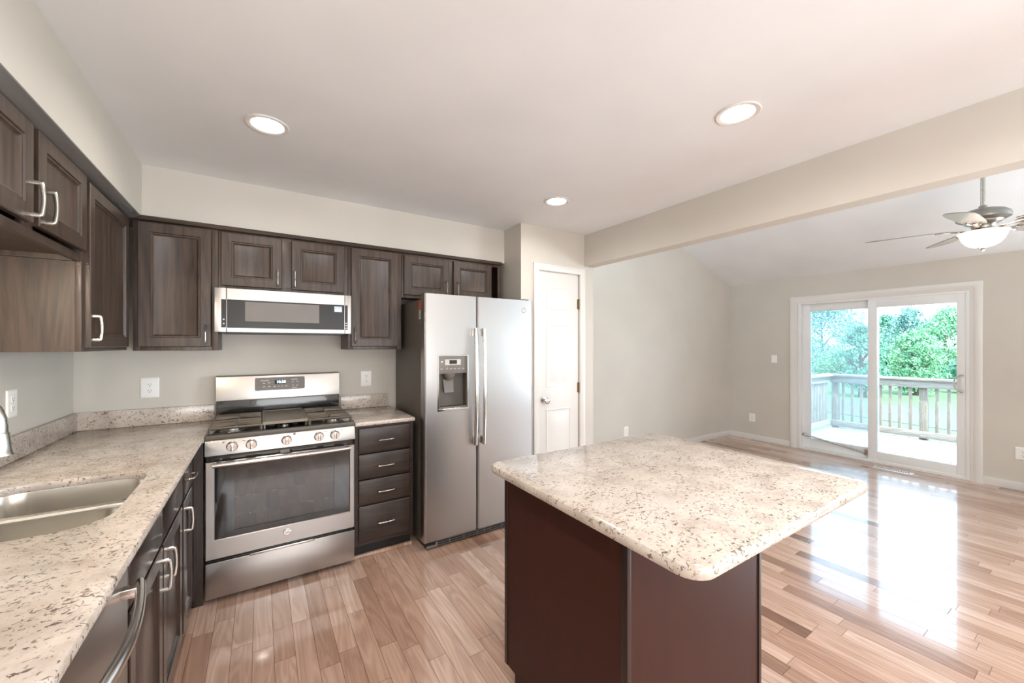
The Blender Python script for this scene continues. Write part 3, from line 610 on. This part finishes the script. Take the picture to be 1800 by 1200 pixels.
# ------------------------------------------------------------------ refrigerator
FX0, FX1, FY = .936, 1.842, 2.567; W = face_y(FY)
t = thing('refrigerator', 'side-by-side stainless steel refrigerator with ice dispenser, left of the white door', 'refrigerator', (1.385, 2.95, 0))
mb = MB(); mb.box((FX0+.008, FY+.082, .03), (FX1-.02, YB-.03, 1.735), .004); obj('case', mb, 'dgrey', t)
XS = 1.342
def fridge_door(u0, u1, hole=None):
    mb = MB(); z0, z1 = .062, 1.766; n = 10
    def front(u):  # gentle crown and rolled outer edges
        e = min(u-u0, u1-u); return -.012*(1-min(1, e/.014))**2
    us = [u0, u0+.002, u0+.006, u0+.014]+[u0+.014+(u1-u0-.028)*k/n for k in range(1, n)]+[u1-.014, u1-.006, u1-.002, u1]
    if hole: us = sorted(set(us+[hole[0], hole[1]])); us = [u for u in us if not any(0 < abs(u-h) < .006 for h in hole[:2])]
    vs = [z0, z1] if not hole else [z0, hole[2], hole[3], z1]
    bm = mb.bm; G = [[bm.verts.new(W(u, v, front(u))) for v in vs] for u in us]; Bk = [[bm.verts.new(W(u, v, -.07)) for v in vs] for u in us]
    for i in range(len(us)-1):
        for j in range(len(vs)-1):
            if hole and hole[0]-1e-6 <= us[i] and us[i+1] <= hole[1]+1e-6 and j == 1: continue
            bm.faces.new((G[i][j], G[i+1][j], G[i+1][j+1], G[i][j+1])); bm.faces.new((Bk[i][j], Bk[i][j+1], Bk[i+1][j+1], Bk[i+1][j]))
        for j in (0, len(vs)-1): bm.faces.new((G[i][j], G[i+1][j], Bk[i+1][j], Bk[i][j]))
    for i in (0, len(us)-1):
        for j in range(len(vs)-1): bm.faces.new((G[i][j], G[i][j+1], Bk[i][j+1], Bk[i][j]))
    return mb
fd = obj('freezer_door', fridge_door(FX0, XS-.003, (1.037, 1.262, .957, 1.337)), 'ssv', t, 'narrower stainless door with the dispenser', 25)
rd = obj('fridge_door', fridge_door(XS+.003, FX1), 'ssv', t, None, 25)
# dispenser
mb = MB(); ring_frame(mb, W, (1.03, 1.27, .95, 1.342), (1.041, 1.258, .966, 1.333), -.004, .003, .002); dp = obj('dispenser', mb, 'chrome', fd)
mb = MB(); wbox(mb, W, 1.04, 1.26, 1.212, 1.335, -.06, .002, .002); mb2 = obj('dispenser_panel', mb, 'greyplastic', dp)
mb = MB(); wbox(mb, W, 1.041, 1.047, .966, 1.212, -.06, 0); wbox(mb, W, 1.252, 1.258, .966, 1.212, -.06, 0); wbox(mb, W, 1.041, 1.258, .962, .97, -.06, 0); wbox(mb, W, 1.041, 1.258, .966, 1.212, -.066, -.056); obj('dispenser_cavity', mb, 'dgrey', dp)
mb = MB(); wbox(mb, W, 1.085, 1.205, 1.272, 1.312, .002, .004, .002); obj('display_bezel', mb, 'lplastic', dp)
mb = MB(); wbox(mb, W, 1.118, 1.175, 1.279, 1.306, .004, .005); obj('screen', mb, 'bglass', dp)
mb = MB()
for a, b, c_, d_ in [(u-.008, u+.008, 1.243, 1.247) for u in (1.06, 1.1, 1.13, 1.16, 1.19, 1.225)]+[(1.1, 1.104, 1.256, 1.26), (1.055, 1.07, 1.29, 1.302)]:
    mb = MB(); wbox(mb, W, a, b, c_, d_, .002, .0026); obj('key_mark', mb, 'lplastic', dp)
mb = MB().lathe([(.02, 1.215), (.045, 1.212), (.04, 1.19), (.03, 1.18), (.02, 1.165), (.012, 1.165)], (1.13, FY+.03, 0), 20); obj('chute', mb, 'greyplastic', dp)
mb = MB().hexa([W(1.095, 1.075, -.03), W(1.165, 1.075, -.03), W(1.165, 1.075, -.036), W(1.095, 1.075, -.036), W(1.09, 1.17, -.048), W(1.17, 1.17, -.048), W(1.17, 1.17, -.054), W(1.09, 1.17, -.054)]); obj('paddle', mb, 'greyplastic', dp)
mb = MB(); wbox(mb, W, 1.045, 1.255, .97, .978, -.056, -.002); dt = obj('drip_tray', mb, 'greyplastic', dp)
mb = MB()
for k in range(9): wbox(mb, W, 1.06+k*.022, 1.071+k*.022, .978, .979, -.05, -.01)
obj('tray_slot', mb, 'black', dt)
for u, p in ((XS-.034, fd), (XS+.034, rd)):
    mb = MB(); z0, z1 = .69, 1.535; n = 24; R = []
    for k in range(n+1):
        f = k/n; z = z0+(z1-z0)*f; o_ = .038+.018*math.sin(PI*f); wd = .0125+.003*math.sin(PI*f)
        R.append([W(u+wd*math.cos(a), z, o_+.010*math.sin(a)) for a in [2*PI*q/12 for q in range(12)]])
    mb.loft(R)
    for z in (z0+.03, z1-.03): wbox(mb, W, u-.011, u+.011, z-.028, z+.028, 0, .04, .004)
    obj('handle', mb, 'hdlss', p, 'long bowed steel bar handle')
mb = MB(); mb.box((FX0+.02, FY+.02, .012), (FX1-.02, FY+.06, .055)); gr = obj('base_grille', mb, 'black', t)
mb = MB(); 
for z in (.02, .034, .048): wbox(mb, W, FX0+.09, FX1-.02, z-.0015, z+.0015, -.02, -.018)
for u in (1.13, 1.24, 1.35, 1.41, 1.46, 1.56, 1.7): wbox(mb, W, u-.002, u+.002, .016, .05, -.02, -.017)
wbox(mb, W, FX0+.02, FX0+.1, .016, .03, -.02, -.012); wbox(mb, W, FX0+.085, FX0+.1, .03, .05, -.02, -.012); obj('grille_louver', mb, 'greyplastic', gr)
for x in (FX0+.06, FX1-.08):
    for y in (FY+.11, YB-.09): obj('foot', MB().lathe([(.02, 0), (.02, .03), (.001, .03)], (x, y, 0), 12), 'black', t)
for x in (FX0+.05, FX1-.05): obj('hinge_cover', bx((x-.03, FY+.03, 1.766), (x+.03, FY+.14, 1.778), .005), 'dgrey', t)
mb = MB().lathe([(.0005, 0), (.021, 0), (.021, -.003), (.019, -.004), (.0005, -.004)], W(1.752, 1.687, 0), 28, 'y'); bd = obj('round_badge', mb, 'hdlss', rd, angle=12)
obj('monogram', MB().text('GE', lambda a, b, c: W(1.752+a, 1.687+b, .004+c), .016, .0003), 'greyplastic', bd)
mb = MB().lathe([(.0165, 0), (.0178, 0), (.0178, -.0008), (.0165, -.0008), (.0165, 0)], W(1.752, 1.687, .004), 28, 'y'); obj('badge_ring', mb, 'greyplastic', bd)
xs = FX0+.0075
mb = MB(); mb.box((xs-.001, FY+.088, 1.665), (xs, FY+.13, 1.722)); mb2 = obj('warning_label', mb, 'red', t, 'red and white warning label')
mb = MB(); mb.box((xs-.0012, FY+.088, 1.595), (xs, FY+.13, 1.66)); obj('label_text_block', mb, 'lplastic', mb2)
mb = MB()
for z in (1.612, 1.622, 1.632, 1.65): mb.box((xs-.0018, FY+.093, z-.0012), (xs-.0012, FY+.125, z+.0012))
obj('label_line', mb, 'slot', mb2)
mb = MB(); mb.box((xs-.004, FY+.098, 1.565), (xs, FY+.118, 1.582), .001); obj('clip', mb, 'nickel', t)

# ------------------------------------------------------------------ island
IX0, IX1, IY0, IY1 = .852, 1.577, .742, 1.385
t = thing('island_cabinet', 'dark reddish-brown island cabinet with plain panel sides', 'cabinet', ((IX0+IX1)/2, (IY0+IY1)/2, 0))
mb = MB(); mb.box((IX0+.006, IY0+.006, .0), (IX1-.006, IY1-.075, .105)); mb.box((IX0+.006, IY0+.006, .105), (IX1-.006, IY1-.02, .884)); obj('carcass', mb, 'isledge', t)
obj('side_panel', MB().prism([(IY0, 0), (IY1-.075, 0), (IY1-.075, .105), (IY1-.012, .105), (IY1-.012, .884), (IY0, .884)], 'x', IX0, IX0+.006), 'isl', t)
obj('side_panel', MB().prism([(IY0, 0), (IY1-.075, 0), (IY1-.075, .105), (IY1-.012, .105), (IY1-.012, .884), (IY0, .884)], 'x', IX1-.006, IX1), 'isl', t)
obj('back_panel', bx((IX0+.006, IY0, 0), (IX1-.006, IY0+.006, .884)), 'isl', t)
mb = MB(); mb.box((IX0-.004, IY0-.004, 0), (IX0+.012, IY0+.02, .884), .002); obj('corner_strip', mb, 'isledge', t)
mb = MB(); mb.box((IX1-.014, IY0-.005, 0), (IX1+.004, IY0+.014, .884), .002); obj('corner_strip', mb, 'isledge', t)
mb = MB(); mb.box((IX0-.003, IY1-.02, .105), (IX0+.02, IY1, .884), .002); mb.box((IX1-.02, IY1-.02, .105), (IX1, IY1, .884), .002)
mb.box((IX0+.02, IY1-.02, .105), (IX1-.02, IY1, .135)); mb.box((IX0+.02, IY1-.02, .85), (IX1-.02, IY1, .884)); obj('face_frame', mb, 'isledge', t)
def FWI(u, v, n): return Vector((u, IY1+n, v))
for a, b in ((IX0+.012, (IX0+IX1)/2-.004), ((IX0+IX1)/2+.004, IX1-.012)): obj('door', panel_door(FWI, a, b, .12, .865), 'isl', t)
o = obj('island_countertop', slab(rrect(.798, 1.875, .496, 1.447, .062, 8), ZG0, ZG1+.006, .013), 'granite', None, angle=40)
tag(o, 'rounded square cream granite top on the brown island', 'countertop', 'granite countertops')

# ------------------------------------------------------------------ outlets and switch
def plate(W, u, v, name, label, cat, group, wd=.07, ht=.115, kind='outlet'):
    t = thing(name, label, cat, W(u, v-ht/2, 0), group)
    R = []
    for i, n in ((0, 0), (.0, .003), (.003, .0055), (.006, .006)):
        R.append([W(a, b, n) for a, b in rrect(u-wd/2+i, u+wd/2-i, v-ht/2+i, v+ht/2-i, .004, 3)])
    obj('cover_plate', MB().loft(R), 'wplate', t)
    if kind == 'outlet':
        for dv in (.0195, -.0195):
            f = obj('receptacle', MB().loft([[W(a, b, n) for a, b in rrect(u-.0165, u+.0165, v+dv-.014, v+dv+.014, .011, 5)] for n in (.006, .0075)]), 'wplate', t)
            mb = MB()
            wbox(mb, W, u-.0075, u-.0055, v+dv-.002, v+dv+.008, .0075, .0078); wbox(mb, W, u+.0055, u+.0075, v+dv-.002, v+dv+.007, .0075, .0078); wbox(mb, W, u-.0025, u+.0025, v+dv-.0095, v+dv-.005, .0075, .0078)
            obj('slot', mb, 'slot', f)
        mb = MB(); wbox(mb, W, u-.0025, u+.0025, v-.0025, v+.0025, .006, .0068, .0008); obj('screw', mb, 'lplastic', t)
    else:
        mb = MB(); wbox(mb, W, u-.005, u+.005, v-.012, v+.012, .006, .007); mb.box(W(u-.004, v-.002, .006), W(u+.004, v+.01, .016), .001); obj('toggle', mb, 'wplate', t)
    return t
WBk = face_y(YB)
plate(WBk, -.583, 1.146, 'wall_outlet', 'white wall outlet above the backsplash left of the range', 'outlet', 'white wall outlets', .088, .125)
plate(WBk, .716, 1.144, 'wall_outlet', 'white wall outlet between the range and the refrigerator', 'outlet', 'white wall outlets', .084, .122)
plate(face_x(XW), 2.612, 1.158, 'wall_outlet', 'white wall outlet on the sink wall behind the faucet', 'outlet', 'white wall outlets', .082, .12)
plate(face_y(YL), 3.847, .333, 'wall_outlet', 'white low wall outlet on the pale wall right of the pantry door', 'outlet', 'white wall outlets', .075, .12)
WR = face_mx(XR)
plate(WR, 3.025, .327, 'wall_outlet', 'white low wall outlet between the far corner and the sliding door', 'outlet', 'white wall outlets', .085, .12)
plate(WR, .537, .36, 'wall_outlet', 'white low wall outlet right of the sliding door', 'outlet', 'white wall outlets', .10, .12)
plate(WR, 2.726, 1.213, 'light_switch', 'white toggle switch plate left of the sliding door', 'switch', None, .072, .112, 'switch')

# ------------------------------------------------------------------ recessed lights
LR_ = None
for i, (x, y, lb) in enumerate(((.028, 2.152, 'recessed ceiling light in front of the range'), (1.775, 2.185, 'recessed ceiling light in front of the refrigerator'), (1.775, .925, 'recessed ceiling light above the island'), (.028, .925, 'recessed ceiling light over the walkway beside the sink'),
        (.028, -.35, 'added unseen ceiling light behind the walkway light, near the sink wall'), (1.775, -.35, 'added unseen ceiling light behind the island light'), (.028, -1.6, 'added unseen ceiling light at the rear of the kitchen, sink side'), (1.775, -1.6, 'added unseen ceiling light at the rear of the kitchen, living room side'))):  # these four are unseen, added as fill behind the camera
    if i == 0:
        t = LR_ = thing('recessed_light', lb, 'ceiling light', (x, y, ZC), 'recessed ceiling lights')
        mb = MB().lathe([(.064, .0), (.088, 0), (.090, -.003), (.086, -.006), (.070, -.005), (.066, -.002), (.064, 0)], (x, y, ZC), 40); obj('trim_ring', mb, 'white', t)
        mb = MB().lathe([(.001, .0), (.066, 0), (.066, -.0025), (.001, -.004)], (x, y, ZC), 40); obj('lens', mb, 'lens', t)
    else: t = dup(LR_, (x, y, ZC), lb)
    l = bpy.data.lights.new('can_lamp', 'AREA'); l.shape = 'DISK'; l.size = .12; l.energy = 3.2 if i < 4 else 10; l.color = (1, .94, .88); l.spread = math.radians(165)
    q = bpy.data.objects.new('can_lamp', l); COL.objects.link(q); q.location = (x, y, ZC-.012)

# ------------------------------------------------------------------ sliding door
t = thing('door_2', None, None, (XR, 1.65, 0)); t['kind'] = 'structure'
mb = MB(); pr = [(0, 0), (0, .018), (.006, .021), (.05, .018), (.062, .012), (.084, .010), (.088, .004), (.088, 0)]
mb.loft([[WR(u+du*i, v+dv*i, n) for i, n in pr] for u, v, du, dv in ((.79, 0, 1, 0), (.79, 2.07, 1, -1), (2.52, 2.07, -1, -1), (2.52, 0, -1, 0))]); struct('trim_3', mb, 'white')
mb = MB(); X0, X1 = XR-.005, XR+.13
for a, b in (((DY0+.001, .0), (DY0+.036, DZ-.001)), ((DY1-.036, 0), (DY1-.001, DZ-.001)), ((DY0+.036, DZ-.036), (DY1-.036, DZ-.001)), ((DY0+.036, 0), (DY1-.036, .035))): mb.box((X0, a[0], a[1]), (X1, b[0], b[1]), .003)
for y in (DY0+.036, DY1-.046): mb.box((XR+.045, y, .035), (XR+.055, y+.01, DZ-.036))
obj('frame', mb, 'vinyl', t)
def sash(name, y0, y1, z0, z1, xc, sl, sr, st, sb, lb=None):
    mb = MB(); x0, x1 = xc-.019, xc+.019
    mb.box((x0, y0, z0), (x1, y0+sr, z1), .003); mb.box((x0, y1-sl, z0), (x1, y1, z1), .003); mb.box((x0, y0+sr, z0), (x1, y1-sl, z0+sb), .003); mb.box((x0, y0+sr, z1-st), (x1, y1-sl, z1), .003)
    o = obj(name, mb, 'vinyl', t, lb); obj('glass_pane', bx((xc-.003, y0+sr-.006, z0+sb-.006), (xc+.003, y1-sl+.006, z1-st+.006)), 'glass', o); return o
sa = sash('sliding_panel', .906, 1.695, .03, 1.963, XR+.022, .084, .066, .1, .107)
sb_ = sash('fixed_panel', 1.612, 2.394, .03, 1.963, XR+.072, .088, .07, .1, .125)
obj('insect_screen', bx((XR+.112, 1.63, .05), (XR+.1125, 2.39, 1.95)), 'screen', t)
mb = MB(); mb.tube([(XR+.0, .93+.0, .92)]+[(XR-.03, .925+.062*math.sin(PI*k/12), 1.008-.088*math.cos(PI*k/12)) for k in range(13)]+[(XR+.0, .93, 1.096)], .0065, 8); obj('handle', mb, 'nickel', sa, 'D-shaped pull handle')
mb = MB(); mb.box((XR-.006, .912, .93), (XR+.004, .945, 1.085), .003); obj('handle_plate', mb, 'vinyl', sa)
mb = MB(); mb.tube([(XR+.035, 2.375, .195), (XR+.035, 1.725, .095)], .010, 8); mb.box((XR+.02, 1.70, .07), (XR+.05, 1.735, .13), .003); mb.box((XR+.025, 2.37, .18), (XR+.05, 2.393, .21), .002); obj('security_bar', mb, 'nickel', t, 'grey metal security bar resting at a slant')
# floor register
t = thing('floor_register', 'white metal floor register in the oak floor before the sliding door', 'vent', (6.0, 1.42, 0))
obj('frame', bx((5.945, 1.255, 0), (6.055, 1.585, .005), .002), 'wplate', t)
mb = MB()
for k in range(14):
    for x in (5.972, 6.002): mb.box((x, 1.285+k*.0205, .005), (x+.024, 1.295+k*.0205, .0058))
obj('louver_slot', mb, 'slot', t)

# ------------------------------------------------------------------ ceiling fan
cx, cy, cz = 4.40, .56, 2.25
t = thing('ceiling_fan', 'ceiling fan with grey blades and lit frosted bowl in the vaulted room', 'ceiling fan', (cx, cy, cz))
zc = vz(cx)
mb = MB().lathe([(.001, zc-.09), (.045, zc-.09), (.06, zc-.05), (.065, zc+.0), (.001, zc+.0)], (cx, cy, 0), 26); obj('canopy', mb, 'pewter', t)
obj('downrod', MB().tube([(cx, cy, zc-.07), (cx, cy, cz+.155)], .0125, 14), 'nickel', t)
mb = MB().lathe([(.001, .168), (.02, .168), (.022, .152), (.03, .146), (.07, .14), (.105, .128), (.13, .108), (.137, .088), (.133, .072), (.115, .062), (.10, .054), (.001, .053)], (cx, cy, cz), 36); obj('motor_housing', mb, 'pewter', t)
mb = MB().lathe([(.001, .056), (.10, .056), (.088, .04), (.068, .032), (.058, .02), (.056, .004), (.064, -.008), (.112, -.016), (.112, -.02), (.001, -.02)], (cx, cy, cz), 32); obj('light_fitter', mb, 'nickel', t)
mb = MB().lathe([(.119, -.018), (.126, -.02), (.127, -.026), (.119, -.034), (.114, -.05), (.103, -.078), (.085, -.104), (.06, -.122), (.03, -.131), (.001, -.133), (.001, -.129), (.03, -.127), (.058, -.118), (.082, -.101), (.1, -.076), (.111, -.049), (.116, -.032), (.119, -.018)], (cx, cy, cz), 36); obj('light_bowl', mb, 'bowl', t, 'frosted glass bowl')
mb = MB().lathe([(.001, -.127), (.03, -.131), (.024, -.138), (.010, -.141), (.012, -.149), (.008, -.157), (.001, -.16)], (cx, cy, cz), 18); obj('finial', mb, 'pewter', t)
for a in (33, 105, 177, 249, 321):
    Rm = Matrix.Translation((cx, cy, cz+.012)) @ Matrix.Rotation(math.radians(a), 4, 'Z') @ Matrix.Rotation(math.radians(-10), 4, 'X')
    pr = [(.19, .054), (.26, .063), (.38, .073), (.5, .077), (.58, .072), (.62, .05), (.632, .014)]
    out = [(x, y) for x, y in pr]+[(x, -y) for x, y in reversed(pr)]
    mb = MB().loft([[Rm @ Vector((x, y, z)) for x, y in out] for z in (-.003, .003)]); b = obj('blade', mb, 'blade', t, angle=30)
    mb = MB().tube([Rm @ Vector((.085, 0, -.02)), Rm @ Vector((.13, 0, -.014)), Rm @ Vector((.18, 0, -.006)), Rm @ Vector((.22, 0, -.006))], [.012, .01, .012, .009], 8, (1.5, .6))
    for s in (-1, 1): mb.tube([Rm @ Vector((.15, 0, -.009)), Rm @ Vector((.185, s*.025, -.007)), Rm @ Vector((.235, s*.034, -.007))], .006, 6)
    obj('blade_iron', mb, 'nickel', b)
l = bpy.data.lights.new('fan_lamp', 'POINT'); l.energy = 5; l.color = (1, .9, .8); l.shadow_soft_size = .1; q = bpy.data.objects.new('fan_lamp', l); COL.objects.link(q); q.location = (cx, cy, cz-.25)

# ------------------------------------------------------------------ small sheet at the near end of the counter
o = obj('paper_card', bx((-.60, .50, ZG1+.0005), (-.452, .622, ZG1+.003), .001), 'wplate'); tag(o, 'plain white card lying on the granite at the near end of the sink counter', 'paper')

# ------------------------------------------------------------------ outside
GZ = -1.5; DKZ = -.05
mb = MB(); nb = 24
for k in range(nb):
    y0 = -1.2+k*.17; mb.box((XR+.14, y0, DKZ-.03), (8.75, y0+.163, DKZ), .003)
for x in (6.4, 7.5, 8.7): mb.box((x, -1.2, DKZ-.2), (x+.04, 2.9, DKZ-.03))
for x in (6.5, 8.6):
    for y in (-1.1, 2.8): mb.box((x, y, GZ), (x+.09, y+.09, DKZ-.2))
struct('deck_floor', mb, 'deck')
t = thing('deck_railing', 'weathered pale wood railing around the deck beyond the sliding door', 'railing', (8.6, 1.4, DKZ))
RXX, RYY = 8.6, 2.85; zt = .865
def rpart(n, a, b, m, r=.003): return obj(n, bx(a, b, r), m, t)
rpart('cap_rail', (RXX-.06, -1.2, zt), (RXX+.08, RYY+.08, zt+.035), 'raily'); rpart('cap_rail', (XR+.15, RYY-.06, zt), (RXX-.06, RYY+.08, zt+.035), 'deck')
rpart('top_rail', (RXX-.02, -1.2, zt-.115), (RXX+.018, RYY, zt), 'raily'); rpart('top_rail', (XR+.15, RYY-.0, zt-.115), (RXX-.02, RYY+.038, zt), 'deck')
rpart('bottom_rail', (RXX-.02, -1.2, DKZ+.03), (RXX+.018, RYY, DKZ+.13), 'raily'); rpart('bottom_rail', (XR+.15, RYY, DKZ+.03), (RXX-.02, RYY+.038, DKZ+.13), 'deck')
for y in (RYY-.09, 1.65, .2, -1.2): rpart('post', (RXX+.018, y, DKZ-.03), (RXX+.107, y+.09, zt), 'railw')
rpart('post', (XR+.2, RYY+.038, DKZ-.03), (XR+.29, RYY+.127, zt), 'railw')
for y in (2.686, 2.56, 2.438, 2.315, 2.19, 2.075, 1.96, 1.838, 1.547, 1.425, 1.305, 1.18, 1.06, .94, .82, .70, .58, .46, .34): rpart('baluster', (RXX+.018, y-.018, DKZ+.05), (RXX+.054, y+.018, zt-.02), 'railw')
for k in range(17): rpart('baluster', (6.62+k*.118, RYY+.038, DKZ+.05), (6.656+k*.118, RYY+.074, zt-.02), 'railw')
mb = MB(); mb.box((6.5, -40, GZ-.2), (90, 60, GZ)); o = struct('lawn', mb, 'grass')
mb = MB(); z = GZ+.02
mb.hexa([(20.3, -30, z-.02), (24.9, -30, z-.02), (27.2, 40, z-.02), (22.6, 40, z-.02), (16.4, -30, z), (23.6, -30, z), (26.0, 40, z), (21.4, 40, z)])
mb = MB().prism([(16.6, -10), (23.9, -10), (25.6, 8.0), (27.5, 30), (24, 30), (20.6, 6.6)], 'z', GZ-.1, GZ+.02); struct('road', mb, 'road')
def at(u, t_): a = (u-900)/691.07; s, c = math.sin(.569), math.cos(.569); return (t_*(s+c*a), t_*(c-s*a))
def tree(u, tt, top_v, wpx, mat, label, dens=1.0, low=.9, seed=1, n=2600):
    rnd = random.Random(seed); x, y = at(u, tt); H = 1.413+(606-top_v)/691*tt-GZ; Rr = wpx/691*tt*.5
    t = thing('tree', label, 'tree', (x, y, GZ), 'trees beyond the road')
    mb = MB().tube([(x, y, GZ), (x+.05, y, GZ+H*.3), (x-.05, y+.1, GZ+H*.7)], [.2, .15, .05], 8)
    for k in range(5):
        a = rnd.uniform(0, 2*PI); h = rnd.uniform(.3, .6)*H; mb.tube([(x, y, GZ+h), (x+math.cos(a)*Rr*.6, y+math.sin(a)*Rr*.6, GZ+h+.22*H)], [.07, .02], 6)
    obj('trunk', mb, 'bark', t)
    bm = bmesh.new(); clumps = []
    for k in range(int(110*dens)):
        f = rnd.random(); hh = low+(H-low)*f; prof = math.sin(PI*min(1, .12+f*.86))**.75; a = rnd.uniform(0, 2*PI); rr = Rr*prof*rnd.uniform(.35, .95)
        clumps.append((Vector((x+rr*math.cos(a), y+rr*math.sin(a), GZ+hh)), rnd.uniform(.28, .6)*Rr*.55))
    for k in range(int(n*3.4)):
        c, cr = rnd.choice(clumps); d = Vector((rnd.gauss(0, 1), rnd.gauss(0, 1), rnd.gauss(0, .7))).normalized()*cr*rnd.uniform(.5, 1.0)
        p = c+d; sz = rnd.uniform(.05, .105)*max(.85, tt/30); n1 = Vector((rnd.gauss(0, 1), rnd.gauss(0, 1), rnd.gauss(0, 1))).normalized(); n2 = n1.orthogonal().normalized(); n3 = n1.cross(n2)
        vs = [bm.verts.new(p+n2*sz*i+n3*sz*j*.6) for i, j in ((-1, 0), (0, -.8), (1, 0), (0, .8))]; bm.faces.new(vs)
    m = MB(); m.bm.free(); m.bm = bm; o = obj('foliage', m, mat, t, recalc=False)
tree(1445, 44, 520, 150, 'leafc', 'large blue-green tree at the left of the sliding door view', 1.4, .8, 3, 5200)
tree(1380, 29.8, 560, 110, 'leafb', 'broad green tree at the left end of the tree row, past the door casing', 1.2, .6, 12, 2600)
tree(1478, 32, 618, 96, 'leafa', 'low pale green shrubby tree under the large blue-green one', 1, .2, 10, 2400)
tree(1516, 22, 578, 80, 'leafb', 'dark green tree behind the middle stile of the sliding door', 1, .5, 4, 2600)
tree(1556, 51.9, 558, 74, 'leafb', 'deep green tree left of the tall loose tree in the right pane', 1, .7, 5, 3000)
tree(1600, 44.9, 543, 72, 'leafc', 'tall loose-crowned tree in the middle of the right pane', 1.1, .8, 6, 3000)
tree(1608, 23, 588, 92, 'leafa', 'bright light-green tree in front of the tall loose one', 1.3, .45, 7, 4600)
tree(1664, 28.1, 546, 94, 'leafa', 'tall bright green tree at the right edge of the sliding door view', 1.3, .6, 8, 4800)
tree(1696, 23.7, 630, 56, 'leafb', 'low dark green tree at the foot of the right-hand tall one', 1, .3, 9, 1800)
tree(1750, 35.5, 540, 110, 'leafb', 'broad green tree at the right end of the tree row, past the door jamb', 1.2, .6, 11, 2600)
